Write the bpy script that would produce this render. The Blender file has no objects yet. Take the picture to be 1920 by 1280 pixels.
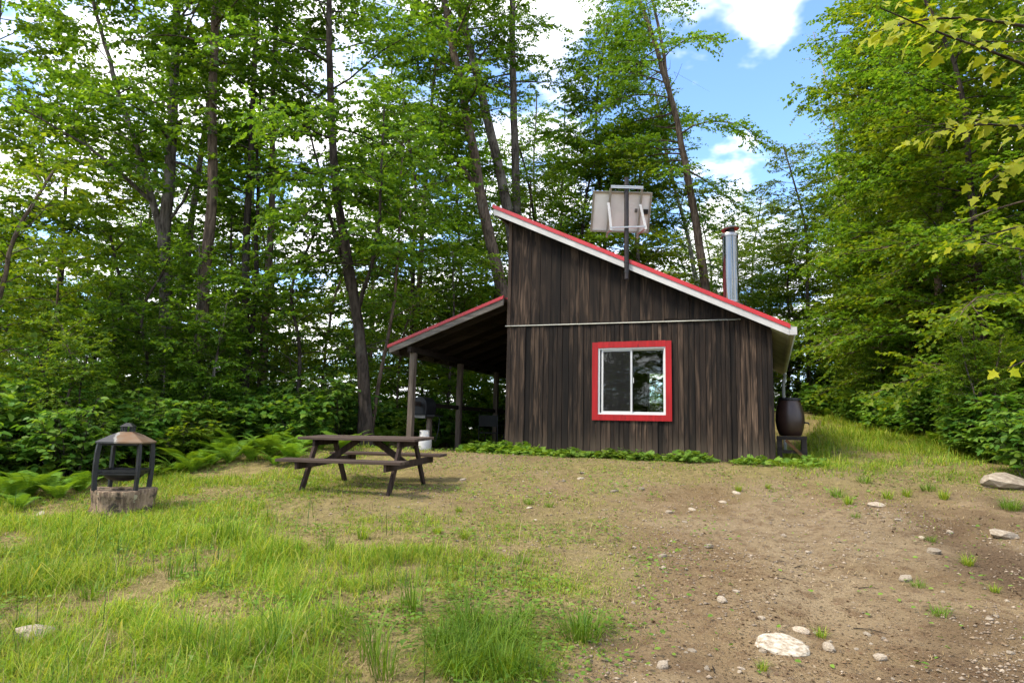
import bpy, math, random
import numpy as np
from mathutils import Vector, Matrix

random.seed(7)
RNG = np.random.default_rng(11)
sc = bpy.context.scene
COL = sc.collection

# ------------------------------------------------------------------ camera
F_PX, PITCH, ROLL, YAW = 1228.0, 0.1342, 0.02353, 0.37601     # focal length in pixels of a 1920 wide frame
EYE = np.array([0.0, 0.0, 1.65])
_cp, _sp, _cr, _sr = math.cos(PITCH), math.sin(PITCH), math.cos(ROLL), math.sin(ROLL)
FW = np.array([0, _cp, _sp]); _up = np.array([0, -_sp, _cp]); _ri = np.array([1.0, 0, 0])
RI = _cr * _ri + _sr * _up
UP = -_sr * _ri + _cr * _up
cam_d = bpy.data.cameras.new('camera'); cam = bpy.data.objects.new('camera', cam_d); COL.objects.link(cam)
cam_d.sensor_width = 36.0; cam_d.lens = F_PX / 1920 * 36.0
cam_d.clip_start = 0.05; cam_d.clip_end = 3000
cam.matrix_world = Matrix(((RI[0], UP[0], -FW[0], EYE[0]), (RI[1], UP[1], -FW[1], EYE[1]), (RI[2], UP[2], -FW[2], EYE[2]), (0, 0, 0, 1)))
sc.camera = cam

# ------------------------------------------------------------------ sun, sky, exposure
SUN_DIR = Vector((-0.56, -0.26, 0.79)).normalized()            # towards the sun
sun_d = bpy.data.lights.new('sun', 'SUN'); sun = bpy.data.objects.new('sun', sun_d); COL.objects.link(sun)
sun_d.energy = 2.0; sun_d.angle = math.radians(14.0); sun_d.color = (1.0, 0.89, 0.72)
sun.rotation_euler = SUN_DIR.to_track_quat('Z', 'Y').to_euler()
sun.location = (-20, -6, 30)
sc.view_settings.view_transform = 'Standard'; sc.view_settings.look = 'None'
sc.view_settings.gamma = 1.0; sc.view_settings.use_curve_mapping = False
sc.view_settings.exposure = 1.55
SKY_STRENGTH = 0.15

class NT:
    """tiny node-tree helper"""
    def __init__(s, tree): s.t = tree; s.n = tree.nodes; s.l = tree.links
    def new(s, typ, **kw):
        nd = s.n.new(typ)
        for k, v in kw.items(): setattr(nd, k, v)
        return nd
    def set(s, sock, v):
        if hasattr(v, 'is_output') or isinstance(v, bpy.types.NodeSocket): s.l.new(v, sock)
        else: sock.default_value = v
    def math(s, op, a, b=None, c=None, clamp=False):
        nd = s.new('ShaderNodeMath', operation=op); nd.use_clamp = clamp
        s.set(nd.inputs[0], a)
        if b is not None: s.set(nd.inputs[1], b)
        if c is not None: s.set(nd.inputs[2], c)
        return nd.outputs[0]
    def vmath(s, op, a, b=None):
        nd = s.new('ShaderNodeVectorMath', operation=op); s.set(nd.inputs[0], a)
        if b is not None: s.set(nd.inputs[1], b)
        return nd.outputs['Value'] if op in ('DOT_PRODUCT', 'LENGTH', 'DISTANCE') else nd.outputs[0]
    def noise(s, vec, scale, detail=4, rough=0.55, dist=0.0):
        nd = s.new('ShaderNodeTexNoise'); s.set(nd.inputs['Vector'], vec)
        nd.inputs['Scale'].default_value = scale; nd.inputs['Detail'].default_value = detail
        nd.inputs['Roughness'].default_value = rough; nd.inputs['Distortion'].default_value = dist
        return nd.outputs['Fac']
    def voronoi(s, vec, scale, out='Distance', feature='F1'):
        nd = s.new('ShaderNodeTexVoronoi', feature=feature); s.set(nd.inputs['Vector'], vec)
        nd.inputs['Scale'].default_value = scale
        return nd.outputs[out]
    def ramp(s, fac, stops):
        nd = s.new('ShaderNodeValToRGB'); s.set(nd.inputs[0], fac); e = nd.color_ramp.elements
        while len(e) > 2: e.remove(e[-1])
        while len(e) < len(stops): e.new(0.5)
        for el, (p, c) in zip(e, stops): el.position = p; el.color = (*c, 1) if len(c) == 3 else c
        return nd.outputs[0]
    def smooth(s, v, lo, hi):
        nd = s.new('ShaderNodeMapRange', interpolation_type='SMOOTHSTEP'); s.set(nd.inputs[0], v)
        nd.inputs[1].default_value = lo; nd.inputs[2].default_value = hi
        return nd.outputs[0]
    def mix(s, fac, a, b, blend='MIX'):
        nd = s.new('ShaderNodeMix', data_type='RGBA', blend_type=blend)
        s.set(nd.inputs[0], fac)
        for sock, v in ((nd.inputs[6], a), (nd.inputs[7], b)):
            s.set(sock, (*v, 1) if isinstance(v, tuple) and len(v) == 3 else v)
        return nd.outputs[2]
    def mapping(s, vec, scale=(1, 1, 1), loc=(0, 0, 0)):
        nd = s.new('ShaderNodeMapping'); s.set(nd.inputs[0], vec)
        nd.inputs['Scale'].default_value = scale; nd.inputs['Location'].default_value = loc
        return nd.outputs[0]
    def bump(s, h, strength=0.5, dist=0.02):
        nd = s.new('ShaderNodeBump'); nd.inputs['Strength'].default_value = strength
        nd.inputs['Distance'].default_value = dist; s.set(nd.inputs['Height'], h)
        return nd.outputs[0]

def ray(px, py):
    return FW + (px - 960) / F_PX * RI - (py - 640) / F_PX * UP

world = bpy.data.worlds.new('World'); sc.world = world; world.use_nodes = True
w = NT(world.node_tree); w.n.clear()
sky = w.new('ShaderNodeTexSky', sky_type='NISHITA'); sky.sun_disc = False
sky.sun_elevation = math.asin(SUN_DIR.z); sky.sun_rotation = math.atan2(SUN_DIR.x, SUN_DIR.y)
sky.air_density = 1.0; sky.dust_density = 0.6; sky.ozone_density = 2.0
tc = w.new('ShaderNodeTexCoord').outputs['Generated']
sep = w.new('ShaderNodeSeparateXYZ'); w.l.new(tc, sep.inputs[0])
zc = w.math('ADD', w.math('MAXIMUM', sep.outputs[2], 0.0), 0.22)
comb = w.new('ShaderNodeCombineXYZ')
w.l.new(w.math('DIVIDE', sep.outputs[0], zc), comb.inputs[0]); w.l.new(w.math('DIVIDE', sep.outputs[1], zc), comb.inputs[1])
comb.inputs[2].default_value = 3.1
big = w.noise(comb.outputs[0], 0.75, 1, 0.5)
fine = w.noise(comb.outputs[0], 3.4, 5, 0.58, 0.0)
# cumulus banks: a broad broken deck, with an open blue hole where the clearing looks out
def hole(px, py, lo, hi):
    d = ray(px, py); d = d / np.linalg.norm(d)
    v = w.vmath('DOT_PRODUCT', tc, tuple(d))
    return w.smooth(v, lo, hi)
h1 = hole(1400, 170, math.cos(math.radians(15)), math.cos(math.radians(6)))
c1 = hole(1345, 60, math.cos(math.radians(7.0)), math.cos(math.radians(0.0)))
c2 = hole(1390, 385, math.cos(math.radians(7.0)), math.cos(math.radians(0.0)))
c3 = hole(1500, -10, math.cos(math.radians(6.0)), math.cos(math.radians(1.0)))
cov = w.math('ADD', w.math('SUBTRACT', w.math('MULTIPLY', fine, 1.6), 0.30), w.math('MULTIPLY', big, 0.30))
cov = w.math('SUBTRACT', cov, w.math('MULTIPLY', h1, 0.50))
cov = w.math('ADD', cov, w.math('MULTIPLY', c1, 0.40))
cov = w.math('ADD', cov, w.math('MULTIPLY', c2, 0.42))
cov = w.math('ADD', cov, w.math('MULTIPLY', c3, 0.26))
cl = w.smooth(cov, 0.46, 0.80)
skyc = w.mix(1.0, sky.outputs[0], (0.74, 0.86, 1.0), 'MULTIPLY')
shade = w.ramp(fine, [(0.3, (5.2, 5.3, 5.6)), (0.7, (6.8, 6.7, 6.5))])
col = w.mix(cl, skyc, shade)
bg = w.new('ShaderNodeBackground'); w.l.new(col, bg.inputs[0]); bg.inputs[1].default_value = SKY_STRENGTH
wo = w.new('ShaderNodeOutputWorld'); w.l.new(bg.outputs[0], wo.inputs[0])

cy = sc.cycles
cy.max_bounces = 5; cy.diffuse_bounces = 3; cy.glossy_bounces = 3; cy.transmission_bounces = 4; cy.transparent_max_bounces = 6
cy.caustics_reflective = False; cy.caustics_refractive = False
cy.use_denoising = True
cy.use_adaptive_sampling = True; cy.adaptive_threshold = 0.02

# ------------------------------------------------------------------ numeric helpers
def smoothstep(a, b, x):
    t = np.clip((np.asarray(x, float) - a) / (b - a), 0, 1); return t * t * (3 - 2 * t)
def _hash(ix, iy, seed):
    h = (ix.astype(np.int64) * 374761393 + iy.astype(np.int64) * 668265263 + seed * 1442695041) & 0x7fffffff
    h = ((h ^ (h >> 13)) * 1274126177) & 0x7fffffff
    return ((h ^ (h >> 16)) & 0xffff) / 65535.0
def vnoise(x, y, scale=1.0, seed=0):
    x = np.asarray(x, float) * scale; y = np.asarray(y, float) * scale
    ix = np.floor(x); iy = np.floor(y); fx = x - ix; fy = y - iy
    fx = fx * fx * (3 - 2 * fx); fy = fy * fy * (3 - 2 * fy)
    a = _hash(ix, iy, seed); b = _hash(ix + 1, iy, seed); c = _hash(ix, iy + 1, seed); d = _hash(ix + 1, iy + 1, seed)
    return (a * (1 - fx) + b * fx) * (1 - fy) + (c * (1 - fx) + d * fx) * fy
def fbm(x, y, scale, seed, octv=4):
    s = 0; a = 0.5; t = 0
    for i in range(octv):
        s = s + a * vnoise(x, y, scale * 2 ** i, seed + i * 17); t += a; a *= 0.5
    return s / t

CAB = np.array([4.432, 11.04, 1.189])                      # front right bottom corner of the cabin
UX = np.array([math.cos(YAW), -math.sin(YAW), 0.0])        # cabin local x: along the front wall, to the right
VY = np.array([math.sin(YAW), math.cos(YAW), 0.0])         # cabin local y: into depth
def ground(x, y):
    """height of the terrain"""
    x = np.asarray(x, float); y = np.asarray(y, float)
    z = 0.088 * np.minimum(y, 30) + 0.03 * np.clip(y - 30, 0, 60)
    z = z + 0.20 * smoothstep(8.8, 11.6, y + 0.37 * x * 0.6)
    z = z - 0.032 * np.clip(-x - 1.2, 0, 30) + 0.035 * np.clip(x - 2.5, 0, 14)
    # the wood behind on the left falls away
    z = z - 0.115 * np.clip(y - 14.5, 0, 60) * smoothstep(2.0, -4.0, x)
    # flat pad under the cabin and porch
    dx = x - CAB[0]; dy = y - CAB[1]
    u = dx * UX[0] + dy * UX[1]; v = dx * VY[0] + dy * VY[1]
    pad = smoothstep(-8.6, -7.2, u) * smoothstep(1.6, 0.2, u) * smoothstep(-1.6, -0.15, v) * smoothstep(9.5, 8.0, v)
    zp = CAB[2] + 0.0 - 0.012 * np.clip(-u - 5, 0, 3)
    z = z * (1 - pad) + zp * pad
    tp_ = np.exp(-(((x + 2.0) / 1.5) ** 2 + ((y - 9.3) / 1.2) ** 2) ** 2)      # level spot worn under the table
    z = z * (1 - 0.75 * tp_) + 0.75 * tp_ * 0.81
    inpad = (1 - pad) * (1 - 0.8 * tp_)
    rut = x - (2.6 + 0.42 * (y - 4)); near = smoothstep(18, 12, y)
    z = z - near * inpad * 0.035 * (np.exp(-((rut - 0.75) / 0.22) ** 2) + np.exp(-((rut + 0.75) / 0.22) ** 2)) * (0.5 + fbm(x, y, 1.1, 61, 2))
    z = z + inpad * 0.022 * (fbm(x, y, 4.5, 19, 3) - 0.5)
    z = z + inpad * (0.10 * (fbm(x, y, 0.45, 3) - 0.5) + 0.035 * (fbm(x, y, 2.2, 9, 3) - 0.5))
    return z
def G(x, y): return float(ground(np.array([x]), np.array([y]))[0])
def at(px, py, Y):
    d = ray(px, py); return EYE + d * (Y / d[1])
def project(p):
    d = np.asarray(p, float) - EYE
    dz = np.maximum(d @ FW, 1e-3)
    return 960 + F_PX * (d @ RI) / dz, 640 - F_PX * (d @ UP) / dz
def hit(px, py, y0=2.2, y1=60.0):
    """where the line of sight meets the terrain"""
    d = ray(px, py); Y = np.arange(y0, y1, 0.02)
    P = EYE[None] + d[None] * (Y / d[1])[:, None]
    below = P[:, 2] < ground(P[:, 0], P[:, 1])
    i = int(np.argmax(below)) if below.any() else len(Y) - 1
    return P[i]

# ------------------------------------------------------------------ object helpers
def np_mesh(name, V, F, mat, smooth=False, attr=None):
    V = np.ascontiguousarray(V, dtype=np.float32); F = np.ascontiguousarray(F, dtype=np.int32)
    me = bpy.data.meshes.new(name); n, k = F.shape
    me.vertices.add(len(V)); me.vertices.foreach_set('co', V.ravel())
    me.loops.add(n * k); me.loops.foreach_set('vertex_index', F.ravel())
    me.polygons.add(n); me.polygons.foreach_set('loop_start', np.arange(0, n * k, k, dtype=np.int32))
    me.polygons.foreach_set('loop_total', np.full(n, k, dtype=np.int32))
    if smooth: me.polygons.foreach_set('use_smooth', np.ones(n, dtype=bool))
    if attr is not None:
        for an, av in attr.items():
            a = me.attributes.new(an, 'FLOAT', 'POINT'); a.data.foreach_set('value', np.asarray(av, np.float32))
    me.update(calc_edges=True); me.materials.append(mat)
    return me
def link(name, me, parent=None, loc=None, rot=None, scale=None):
    o = bpy.data.objects.new(name, me); COL.objects.link(o)
    if parent is not None: o.parent = parent
    if loc is not None: o.location = loc
    if rot is not None: o.rotation_euler = rot
    if scale is not None: o.scale = scale if hasattr(scale, '__len__') else (scale,) * 3
    return o
def tag(o, label=None, cat=None, group=None, kind=None):
    if label: o['label'] = label
    if cat: o['category'] = cat
    if group: o['group'] = group
    if kind: o['kind'] = kind
    return o
def thing(name, label, cat, loc=(0, 0, 0), rotz=0.0, group=None, rot=None):
    o = bpy.data.objects.new(name, None); COL.objects.link(o); o.empty_display_size = 0.2
    o.location = loc; o.rotation_euler = rot if rot else (0, 0, rotz)
    return tag(o, label, cat, group)

class MB:
    """collects polygons of one mesh"""
    def __init__(s): s.v = []; s.f = []
    def poly(s, vs, fs):
        b = len(s.v); s.v += [tuple(map(float, p)) for p in vs]; s.f += [tuple(b + i for i in f) for f in fs]; return s
    def hexa(s, c):      # 8 corners: bottom 4 ccw, top 4 ccw
        return s.poly(c, [(3, 2, 1, 0), (4, 5, 6, 7), (0, 1, 5, 4), (1, 2, 6, 5), (2, 3, 7, 6), (3, 0, 4, 7)])
    def box(s, x0, x1, y0, y1, z0, z1):
        return s.hexa([(x0, y0, z0), (x1, y0, z0), (x1, y1, z0), (x0, y1, z0), (x0, y0, z1), (x1, y0, z1), (x1, y1, z1), (x0, y1, z1)])
    def bar(s, p, q, w, h, upv=(0, 0, 1)):   # box of section w x h from p to q
        p = Vector(p); q = Vector(q); d = (q - p).normalized(); u = Vector(upv)
        a = d.cross(u)
        if a.length < 1e-4: a = d.cross(Vector((1, 0, 0)))
        a.normalize(); b = a.cross(d).normalized()
        a *= w / 2; b *= h / 2
        return s.hexa([p - a - b, p + a - b, p + a + b, p - a + b, q - a - b, q + a - b, q + a + b, q - a + b])
    def tube(s, pts, rad, n=10, cap=True):
        pts = [Vector(p) for p in pts]; m = len(pts)
        if not hasattr(rad, '__len__'): rad = [rad] * m
        base = len(s.v); ref = None
        for i, p in enumerate(pts):
            d = (pts[min(i + 1, m - 1)] - pts[max(i - 1, 0)]).normalized()
            if ref is None: ref = d.orthogonal().normalized()
            a = (ref - d * ref.dot(d)).normalized(); ref = a; b = d.cross(a)
            for k in range(n):
                t = 2 * math.pi * k / n; s.v.append(tuple(p + (a * math.cos(t) + b * math.sin(t)) * rad[i]))
        for i in range(m - 1):
            for k in range(n):
                k2 = (k + 1) % n; s.f.append((base + i * n + k, base + i * n + k2, base + (i + 1) * n + k2, base + (i + 1) * n + k))
        if cap:
            s.f.append(tuple(base + k for k in reversed(range(n)))); s.f.append(tuple(base + (m - 1) * n + k for k in range(n)))
        return s
    def lathe(s, prof, n=24, cx=0, cy_=0, close=True):
        base = len(s.v); m = len(prof)
        for r, z in prof:
            for k in range(n):
                t = 2 * math.pi * k / n; s.v.append((cx + r * math.cos(t), cy_ + r * math.sin(t), z))
        for i in range(m - 1):
            for k in range(n):
                k2 = (k + 1) % n; s.f.append((base + i * n + k, base + i * n + k2, base + (i + 1) * n + k2, base + (i + 1) * n + k))
        if close:
            s.f.append(tuple(base + k for k in reversed(range(n)))); s.f.append(tuple(base + (m - 1) * n + k for k in range(n)))
        return s
    def mesh(s, name, mat, smooth=None, bevel=0.0):
        me = bpy.data.meshes.new(name); me.from_pydata(s.v, [], s.f); me.materials.append(mat)
        if bevel > 0:
            import bmesh
            bm = bmesh.new(); bm.from_mesh(me)
            bmesh.ops.bevel(bm, geom=bm.edges[:], offset=bevel, segments=1, affect='EDGES', clamp_overlap=True)
            bm.to_mesh(me); bm.free()
        me.update()
        if smooth is not None:
            me.polygons.foreach_set('use_smooth', np.ones(len(me.polygons), bool))
            me.set_sharp_from_angle(angle=math.radians(smooth))
        return me
    def build(s, name, mat, parent=None, smooth=None, bevel=0.0, loc=None, rot=None):
        return link(name, s.mesh(name, mat, smooth, bevel), parent, loc, rot)

# ------------------------------------------------------------------ materials
def material(name):
    m = bpy.data.materials.new(name); m.use_nodes = True; t = NT(m.node_tree)
    return m, t, m.node_tree.nodes['Principled BSDF']
def simple(name, col, rough=0.6, metal=0.0, var=0.12, scale=9.0, bump=0.0):
    m, t, b = material(name)
    oc = t.new('ShaderNodeTexCoord').outputs['Object']
    n = t.noise(oc, scale, 5, 0.6)
    c2 = tuple(max(0, c * (1 - 3 * var)) for c in col)
    c = t.mix(t.smooth(n, 0.3, 0.7), c2, col); t.l.new(c, b.inputs['Base Color'])
    b.inputs['Roughness'].default_value = rough; b.inputs['Metallic'].default_value = metal
    if bump: t.l.new(t.bump(n, bump, 0.01), b.inputs['Normal'])
    return m
def wood(name, dark, mid, light, axis=2, streak=1.0, rough=0.85, bump=0.5, rnd=0.5):
    """weathered sawn board, grain along the given local axis"""
    m, t, b = material(name)
    oc = t.new('ShaderNodeTexCoord').outputs['Object']
    oi = t.new('ShaderNodeObjectInfo').outputs['Random']
    off = t.new('ShaderNodeCombineXYZ')
    for i in range(3): t.l.new(t.math('MULTIPLY', oi, 37.0 + 11 * i), off.inputs[i])
    p = t.vmath('ADD', oc, off.outputs[0])
    sc1 = [14.0, 14.0, 14.0]; sc1[axis] = 0.9
    sc2 = [70.0, 70.0, 70.0]; sc2[axis] = 1.6
    sc3 = [11.0, 11.0, 11.0]; sc3[axis] = 1.1
    a = t.noise(t.mapping(p, sc1), 1.0, 4, 0.6, 0.6)
    g = t.noise(t.mapping(p, sc2), 1.0, 3, 0.7, 0.3)
    s = t.noise(t.mapping(p, sc3), 1.0, 3, 0.6, 0.8)
    base = t.mix(t.smooth(a, 0.32, 0.68), dark, mid)
    hi = t.math('MULTIPLY', t.smooth(t.math('ADD', t.math('MULTIPLY', s, 0.75), t.math('MULTIPLY', g, 0.35)), 0.51, 0.75), streak)
    hi = t.math('MULTIPLY', hi, t.math('ADD', t.math('MULTIPLY', t.math('FRACT', t.math('MULTIPLY', oi, 5.73)), 1.0), 0.2), clamp=True)
    c = t.mix(hi, base, light)
    kn = t.voronoi(t.mapping(p, [5.0 if i != axis else 1.6 for i in range(3)]), 1.0)
    c = t.mix(t.math('MULTIPLY', t.smooth(kn, 0.13, 0.05), 0.75), c, tuple(v * 0.35 for v in dark))
    c = t.mix(t.math('MULTIPLY', g, 0.45), c, tuple(v * 0.4 for v in dark))
    if name.startswith('weathered_black'):
        sz = t.new('ShaderNodeSeparateXYZ'); t.l.new(oc, sz.inputs[0])
        ft = t.math('ADD', sz.outputs[2], t.math('MULTIPLY', t.math('SUBTRACT', s, 0.5), 0.9))
        c = t.mix(t.math('MULTIPLY', t.smooth(ft, 0.55, -0.1), 0.55), c, (0.088, 0.066, 0.046))
    v = t.math('ADD', t.math('MULTIPLY', oi, rnd), 1.0 - rnd * 0.5)
    cc = t.new('ShaderNodeCombineXYZ')
    for i in range(3): t.l.new(v, cc.inputs[i])
    c = t.mix(1.0, c, cc.outputs[0], 'MULTIPLY')
    t.l.new(c, b.inputs['Base Color']); b.inputs['Roughness'].default_value = rough
    b.inputs['Specular IOR Level'].default_value = 0.25
    t.l.new(t.bump(t.math('ADD', g, t.math('MULTIPLY', a, 0.8)), bump, 0.006), b.inputs['Normal'])
    return m
def leafmat(name, cols, trans=0.42, tcol=(1.45, 1.3, 0.5), gloss=0.22, treevar=0.34):
    m, t, b = material(name)
    ri = t.new('ShaderNodeNewGeometry').outputs['Random Per Island']
    oi = t.new('ShaderNodeObjectInfo').outputs['Random']
    n = len(cols)
    c = t.ramp(ri, [(i / (n - 1), cols[i]) for i in range(n)])
    pos = t.new('ShaderNodeNewGeometry').outputs['Position']
    cl = t.noise(pos, 0.55, 0, 0.5)
    k = t.math('ADD', t.math('MULTIPLY', oi, treevar), 1.0 - treevar * 0.5)
    k = t.math('MULTIPLY', k, t.math('ADD', t.math('MULTIPLY', cl, 0.6), 0.7))
    cc = t.new('ShaderNodeCombineXYZ')
    for i in range(3): t.l.new(k, cc.inputs[i])
    c = t.mix(1.0, c, cc.outputs[0], 'MULTIPLY')
    hv = t.math('FRACT', t.math('MULTIPLY', oi, 7.31))
    c = t.mix(t.math('MULTIPLY', hv, treevar * 2.0), c, t.mix(1.0, c, (1.28, 1.06, 0.8), 'MULTIPLY'))
    t.l.new(c, b.inputs['Base Color']); b.inputs['Roughness'].default_value = 0.5
    b.inputs['Specular IOR Level'].default_value = gloss
    tr = t.new('ShaderNodeBsdfTranslucent'); t.l.new(t.mix(1.0, c, tcol, 'MULTIPLY'), tr.inputs[0])
    mx = t.new('ShaderNodeMixShader'); mx.inputs[0].default_value = trans
    t.l.new(b.outputs[0], mx.inputs[1]); t.l.new(tr.outputs[0], mx.inputs[2])
    t.l.new(mx.outputs[0], m.node_tree.nodes['Material Output'].inputs[0])
    return m
def bark(name, dark, light, lichen, patch=0.5):
    m, t, b = material(name)
    oc = t.new('ShaderNodeNewGeometry').outputs['Position']
    v = t.noise(t.mapping(oc, (14, 14, 3.0)), 1.0, 5, 0.65, 0.4)
    p = t.noise(oc, 1.6, 4, 0.6)
    c = t.mix(t.smooth(v, 0.35, 0.65), dark, light)
    c = t.mix(t.math('MULTIPLY', t.smooth(p, 0.52, 0.66), patch), c, lichen)
    t.l.new(c, b.inputs['Base Color']); b.inputs['Roughness'].default_value = 0.95
    b.inputs['Specular IOR Level'].default_value = 0.15
    t.l.new(t.bump(v, 0.9, 0.03), b.inputs['Normal'])
    return m

M = {}
M['plank'] = wood('weathered_black_brown_boards', (0.0052, 0.0033, 0.0024), (0.023, 0.0146, 0.0098), (0.150, 0.098, 0.064), 2, 0.78, rnd=1.3)
M['corner'] = wood('weathered_tan_corner_board', (0.05, 0.034, 0.024), (0.12, 0.08, 0.055), (0.22, 0.15, 0.10), 2, 0.8)
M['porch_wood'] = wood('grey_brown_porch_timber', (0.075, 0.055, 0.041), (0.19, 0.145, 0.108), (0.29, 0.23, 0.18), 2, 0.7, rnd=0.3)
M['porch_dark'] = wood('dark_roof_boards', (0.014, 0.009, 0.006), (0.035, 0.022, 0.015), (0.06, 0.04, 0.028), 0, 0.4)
M['porch_fascia'] = wood('grey_weathered_fascia', (0.10, 0.085, 0.072), (0.22, 0.19, 0.16), (0.33, 0.29, 0.25), 0, 0.7)
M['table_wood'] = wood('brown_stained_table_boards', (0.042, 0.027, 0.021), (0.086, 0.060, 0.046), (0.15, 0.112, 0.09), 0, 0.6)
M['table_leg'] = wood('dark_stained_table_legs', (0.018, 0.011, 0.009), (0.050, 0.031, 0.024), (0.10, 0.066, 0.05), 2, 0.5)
M['inside'] = simple('dark_interior_boards', (0.035, 0.026, 0.02), 0.9)
M['white'] = simple('white_painted_fascia', (0.46, 0.45, 0.435), 0.55, 0, 0.08, 3.0)
M['vinyl'] = simple('white_vinyl_frame', (0.58, 0.585, 0.575), 0.4, 0, 0.02)
M['gutter'] = simple('aged_white_gutter', (0.55, 0.55, 0.48), 0.5, 0, 0.1, 2.0)
M['red_metal'] = simple('red_roof_metal', (0.42, 0.012, 0.015), 0.38, 0.0, 0.08, 2.0)
M['red_trim'] = wood('red_painted_trim', (0.26, 0.006, 0.008), (0.36, 0.009, 0.012), (0.42, 0.016, 0.018), 2, 0.5, rough=0.55, bump=0.2, rnd=0.1)
M['black_metal'] = simple('black_painted_metal', (0.016, 0.016, 0.018), 0.5, 0.3, 0.15)
M['pole'] = simple('dark_steel_pole', (0.028, 0.022, 0.022), 0.5, 0.5, 0.15)
M['alu'] = simple('bare_aluminium', (0.42, 0.42, 0.40), 0.4, 0.8, 0.05)
M['steel'] = simple('polished_stainless', (0.20, 0.20, 0.19), 0.09, 1.0, 0.03, 3.0)
M['steel_dull'] = simple('dull_stainless', (0.42, 0.40, 0.38), 0.3, 1.0, 0.15, 5.0)
M['panel_back'] = simple('solar_panel_backsheet', (0.78, 0.75, 0.71), 0.5, 0, 0.03, 4.0)
M['cell'] = simple('dark_blue_solar_cells', (0.01, 0.014, 0.05), 0.12, 0, 0.1)
M['barrel'] = simple('brown_plastic_barrel', (0.040, 0.020, 0.015), 0.38, 0, 0.1)
M['stand'] = wood('dark_stand_timber', (0.02, 0.016, 0.014), (0.05, 0.04, 0.034), (0.11, 0.09, 0.075), 0, 0.5)
M['brace'] = wood('orange_brown_brace', (0.12, 0.06, 0.025), (0.24, 0.12, 0.05), (0.32, 0.18, 0.08), 0, 0.5)
M['concrete'] = simple('pale_concrete', (0.40, 0.36, 0.30), 0.9, 0, 0.08, 5.0, 0.3)
M['tank'] = simple('white_tank_paint', (0.62, 0.60, 0.56), 0.4, 0, 0.06)
M['brass'] = simple('brass_fitting', (0.5, 0.35, 0.12), 0.35, 1.0)
M['grey_metal'] = simple('grey_metal_tray', (0.22, 0.21, 0.20), 0.5, 0.5)
M['chair_cloth'] = simple('dark_chair_mesh', (0.015, 0.016, 0.015), 0.8)

def glass_mat(name, tint, refl):
    m, t, b = material(name)
    tr = t.new('ShaderNodeBsdfTransparent'); tr.inputs[0].default_value = (*tint, 1)
    gl = t.new('ShaderNodeBsdfGlossy'); gl.inputs['Roughness'].default_value = 0.015; gl.inputs[0].default_value = (0.95, 0.97, 1, 1)
    fr = t.new('ShaderNodeFresnel'); fr.inputs[0].default_value = 1.5
    f = t.math('ADD', t.math('MULTIPLY', fr.outputs[0], 0.9), refl, clamp=True)
    mx = t.new('ShaderNodeMixShader'); t.l.new(f, mx.inputs[0]); t.l.new(tr.outputs[0], mx.inputs[1]); t.l.new(gl.outputs[0], mx.inputs[2])
    t.l.new(mx.outputs[0], m.node_tree.nodes['Material Output'].inputs[0])
    return m
M['glass'] = glass_mat('window_glass', (0.88, 0.92, 0.9), 0.0)
def screen_mat():
    m, t, b = material('insect_screen_mesh')
    tr = t.new('ShaderNodeBsdfTransparent'); b.inputs['Base Color'].default_value = (0.022, 0.022, 0.022, 1); b.inputs['Roughness'].default_value = 0.7
    mx = t.new('ShaderNodeMixShader'); mx.inputs[0].default_value = 0.13
    t.l.new(tr.outputs[0], mx.inputs[1]); t.l.new(b.outputs[0], mx.inputs[2])
    t.l.new(mx.outputs[0], m.node_tree.nodes['Material Output'].inputs[0])
    return m
M['screen'] = screen_mat()
def rust_mat():
    m, t, b = material('rusted_fire_pit_roof')
    oc = t.new('ShaderNodeTexCoord').outputs['Object']
    n = t.noise(oc, 7.0, 5, 0.6)
    sx = t.new('ShaderNodeSeparateXYZ'); t.l.new(oc, sx.inputs[0])
    edge = t.math('ADD', t.math('ADD', t.math('MULTIPLY', sx.outputs[0], 0.43), t.math('MULTIPLY', sx.outputs[1], 0.90)), t.math('MULTIPLY', t.math('SUBTRACT', t.noise(oc, 9.0, 4, 0.6), 0.5), 0.16))
    rust = t.mix(t.smooth(n, 0.35, 0.7), (0.135, 0.072, 0.034), (0.14, 0.102, 0.068))
    c = t.mix(t.smooth(edge, -0.115, -0.105), (0.045, 0.045, 0.048), rust)
    rim = t.math('MULTIPLY', t.smooth(edge, -0.135, -0.11), t.smooth(edge, -0.085, -0.10))
    c = t.mix(rim, c, (0.22, 0.21, 0.19))
    t.l.new(c, b.inputs['Base Color']); b.inputs['Roughness'].default_value = 0.8
    t.l.new(t.bump(n, 0.3, 0.005), b.inputs['Normal'])
    return m
M['rust'] = rust_mat()
def stump_mat():
    m, t, b = material('weathered_stump_wood')
    oc = t.new('ShaderNodeTexCoord').outputs['Object']
    g = t.noise(t.mapping(oc, (26, 26, 3)), 1.0, 5, 0.65, 0.5)
    p = t.noise(oc, 9.0, 5, 0.65)
    c = t.mix(t.smooth(g, 0.35, 0.65), (0.10, 0.065, 0.042), (0.30, 0.215, 0.14))
    c = t.mix(t.smooth(p, 0.52, 0.62), c, (0.045, 0.034, 0.022))
    c = t.mix(t.math('MULTIPLY', t.smooth(t.noise(oc, 14.0, 4, 0.6), 0.6, 0.68), 0.8), c, (0.36, 0.33, 0.22))
    t.l.new(c, b.inputs['Base Color']); b.inputs['Roughness'].default_value = 0.95
    t.l.new(t.bump(t.math('ADD', g, p), 1.0, 0.03), b.inputs['Normal'])
    return m
M['stump'] = stump_mat()
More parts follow.
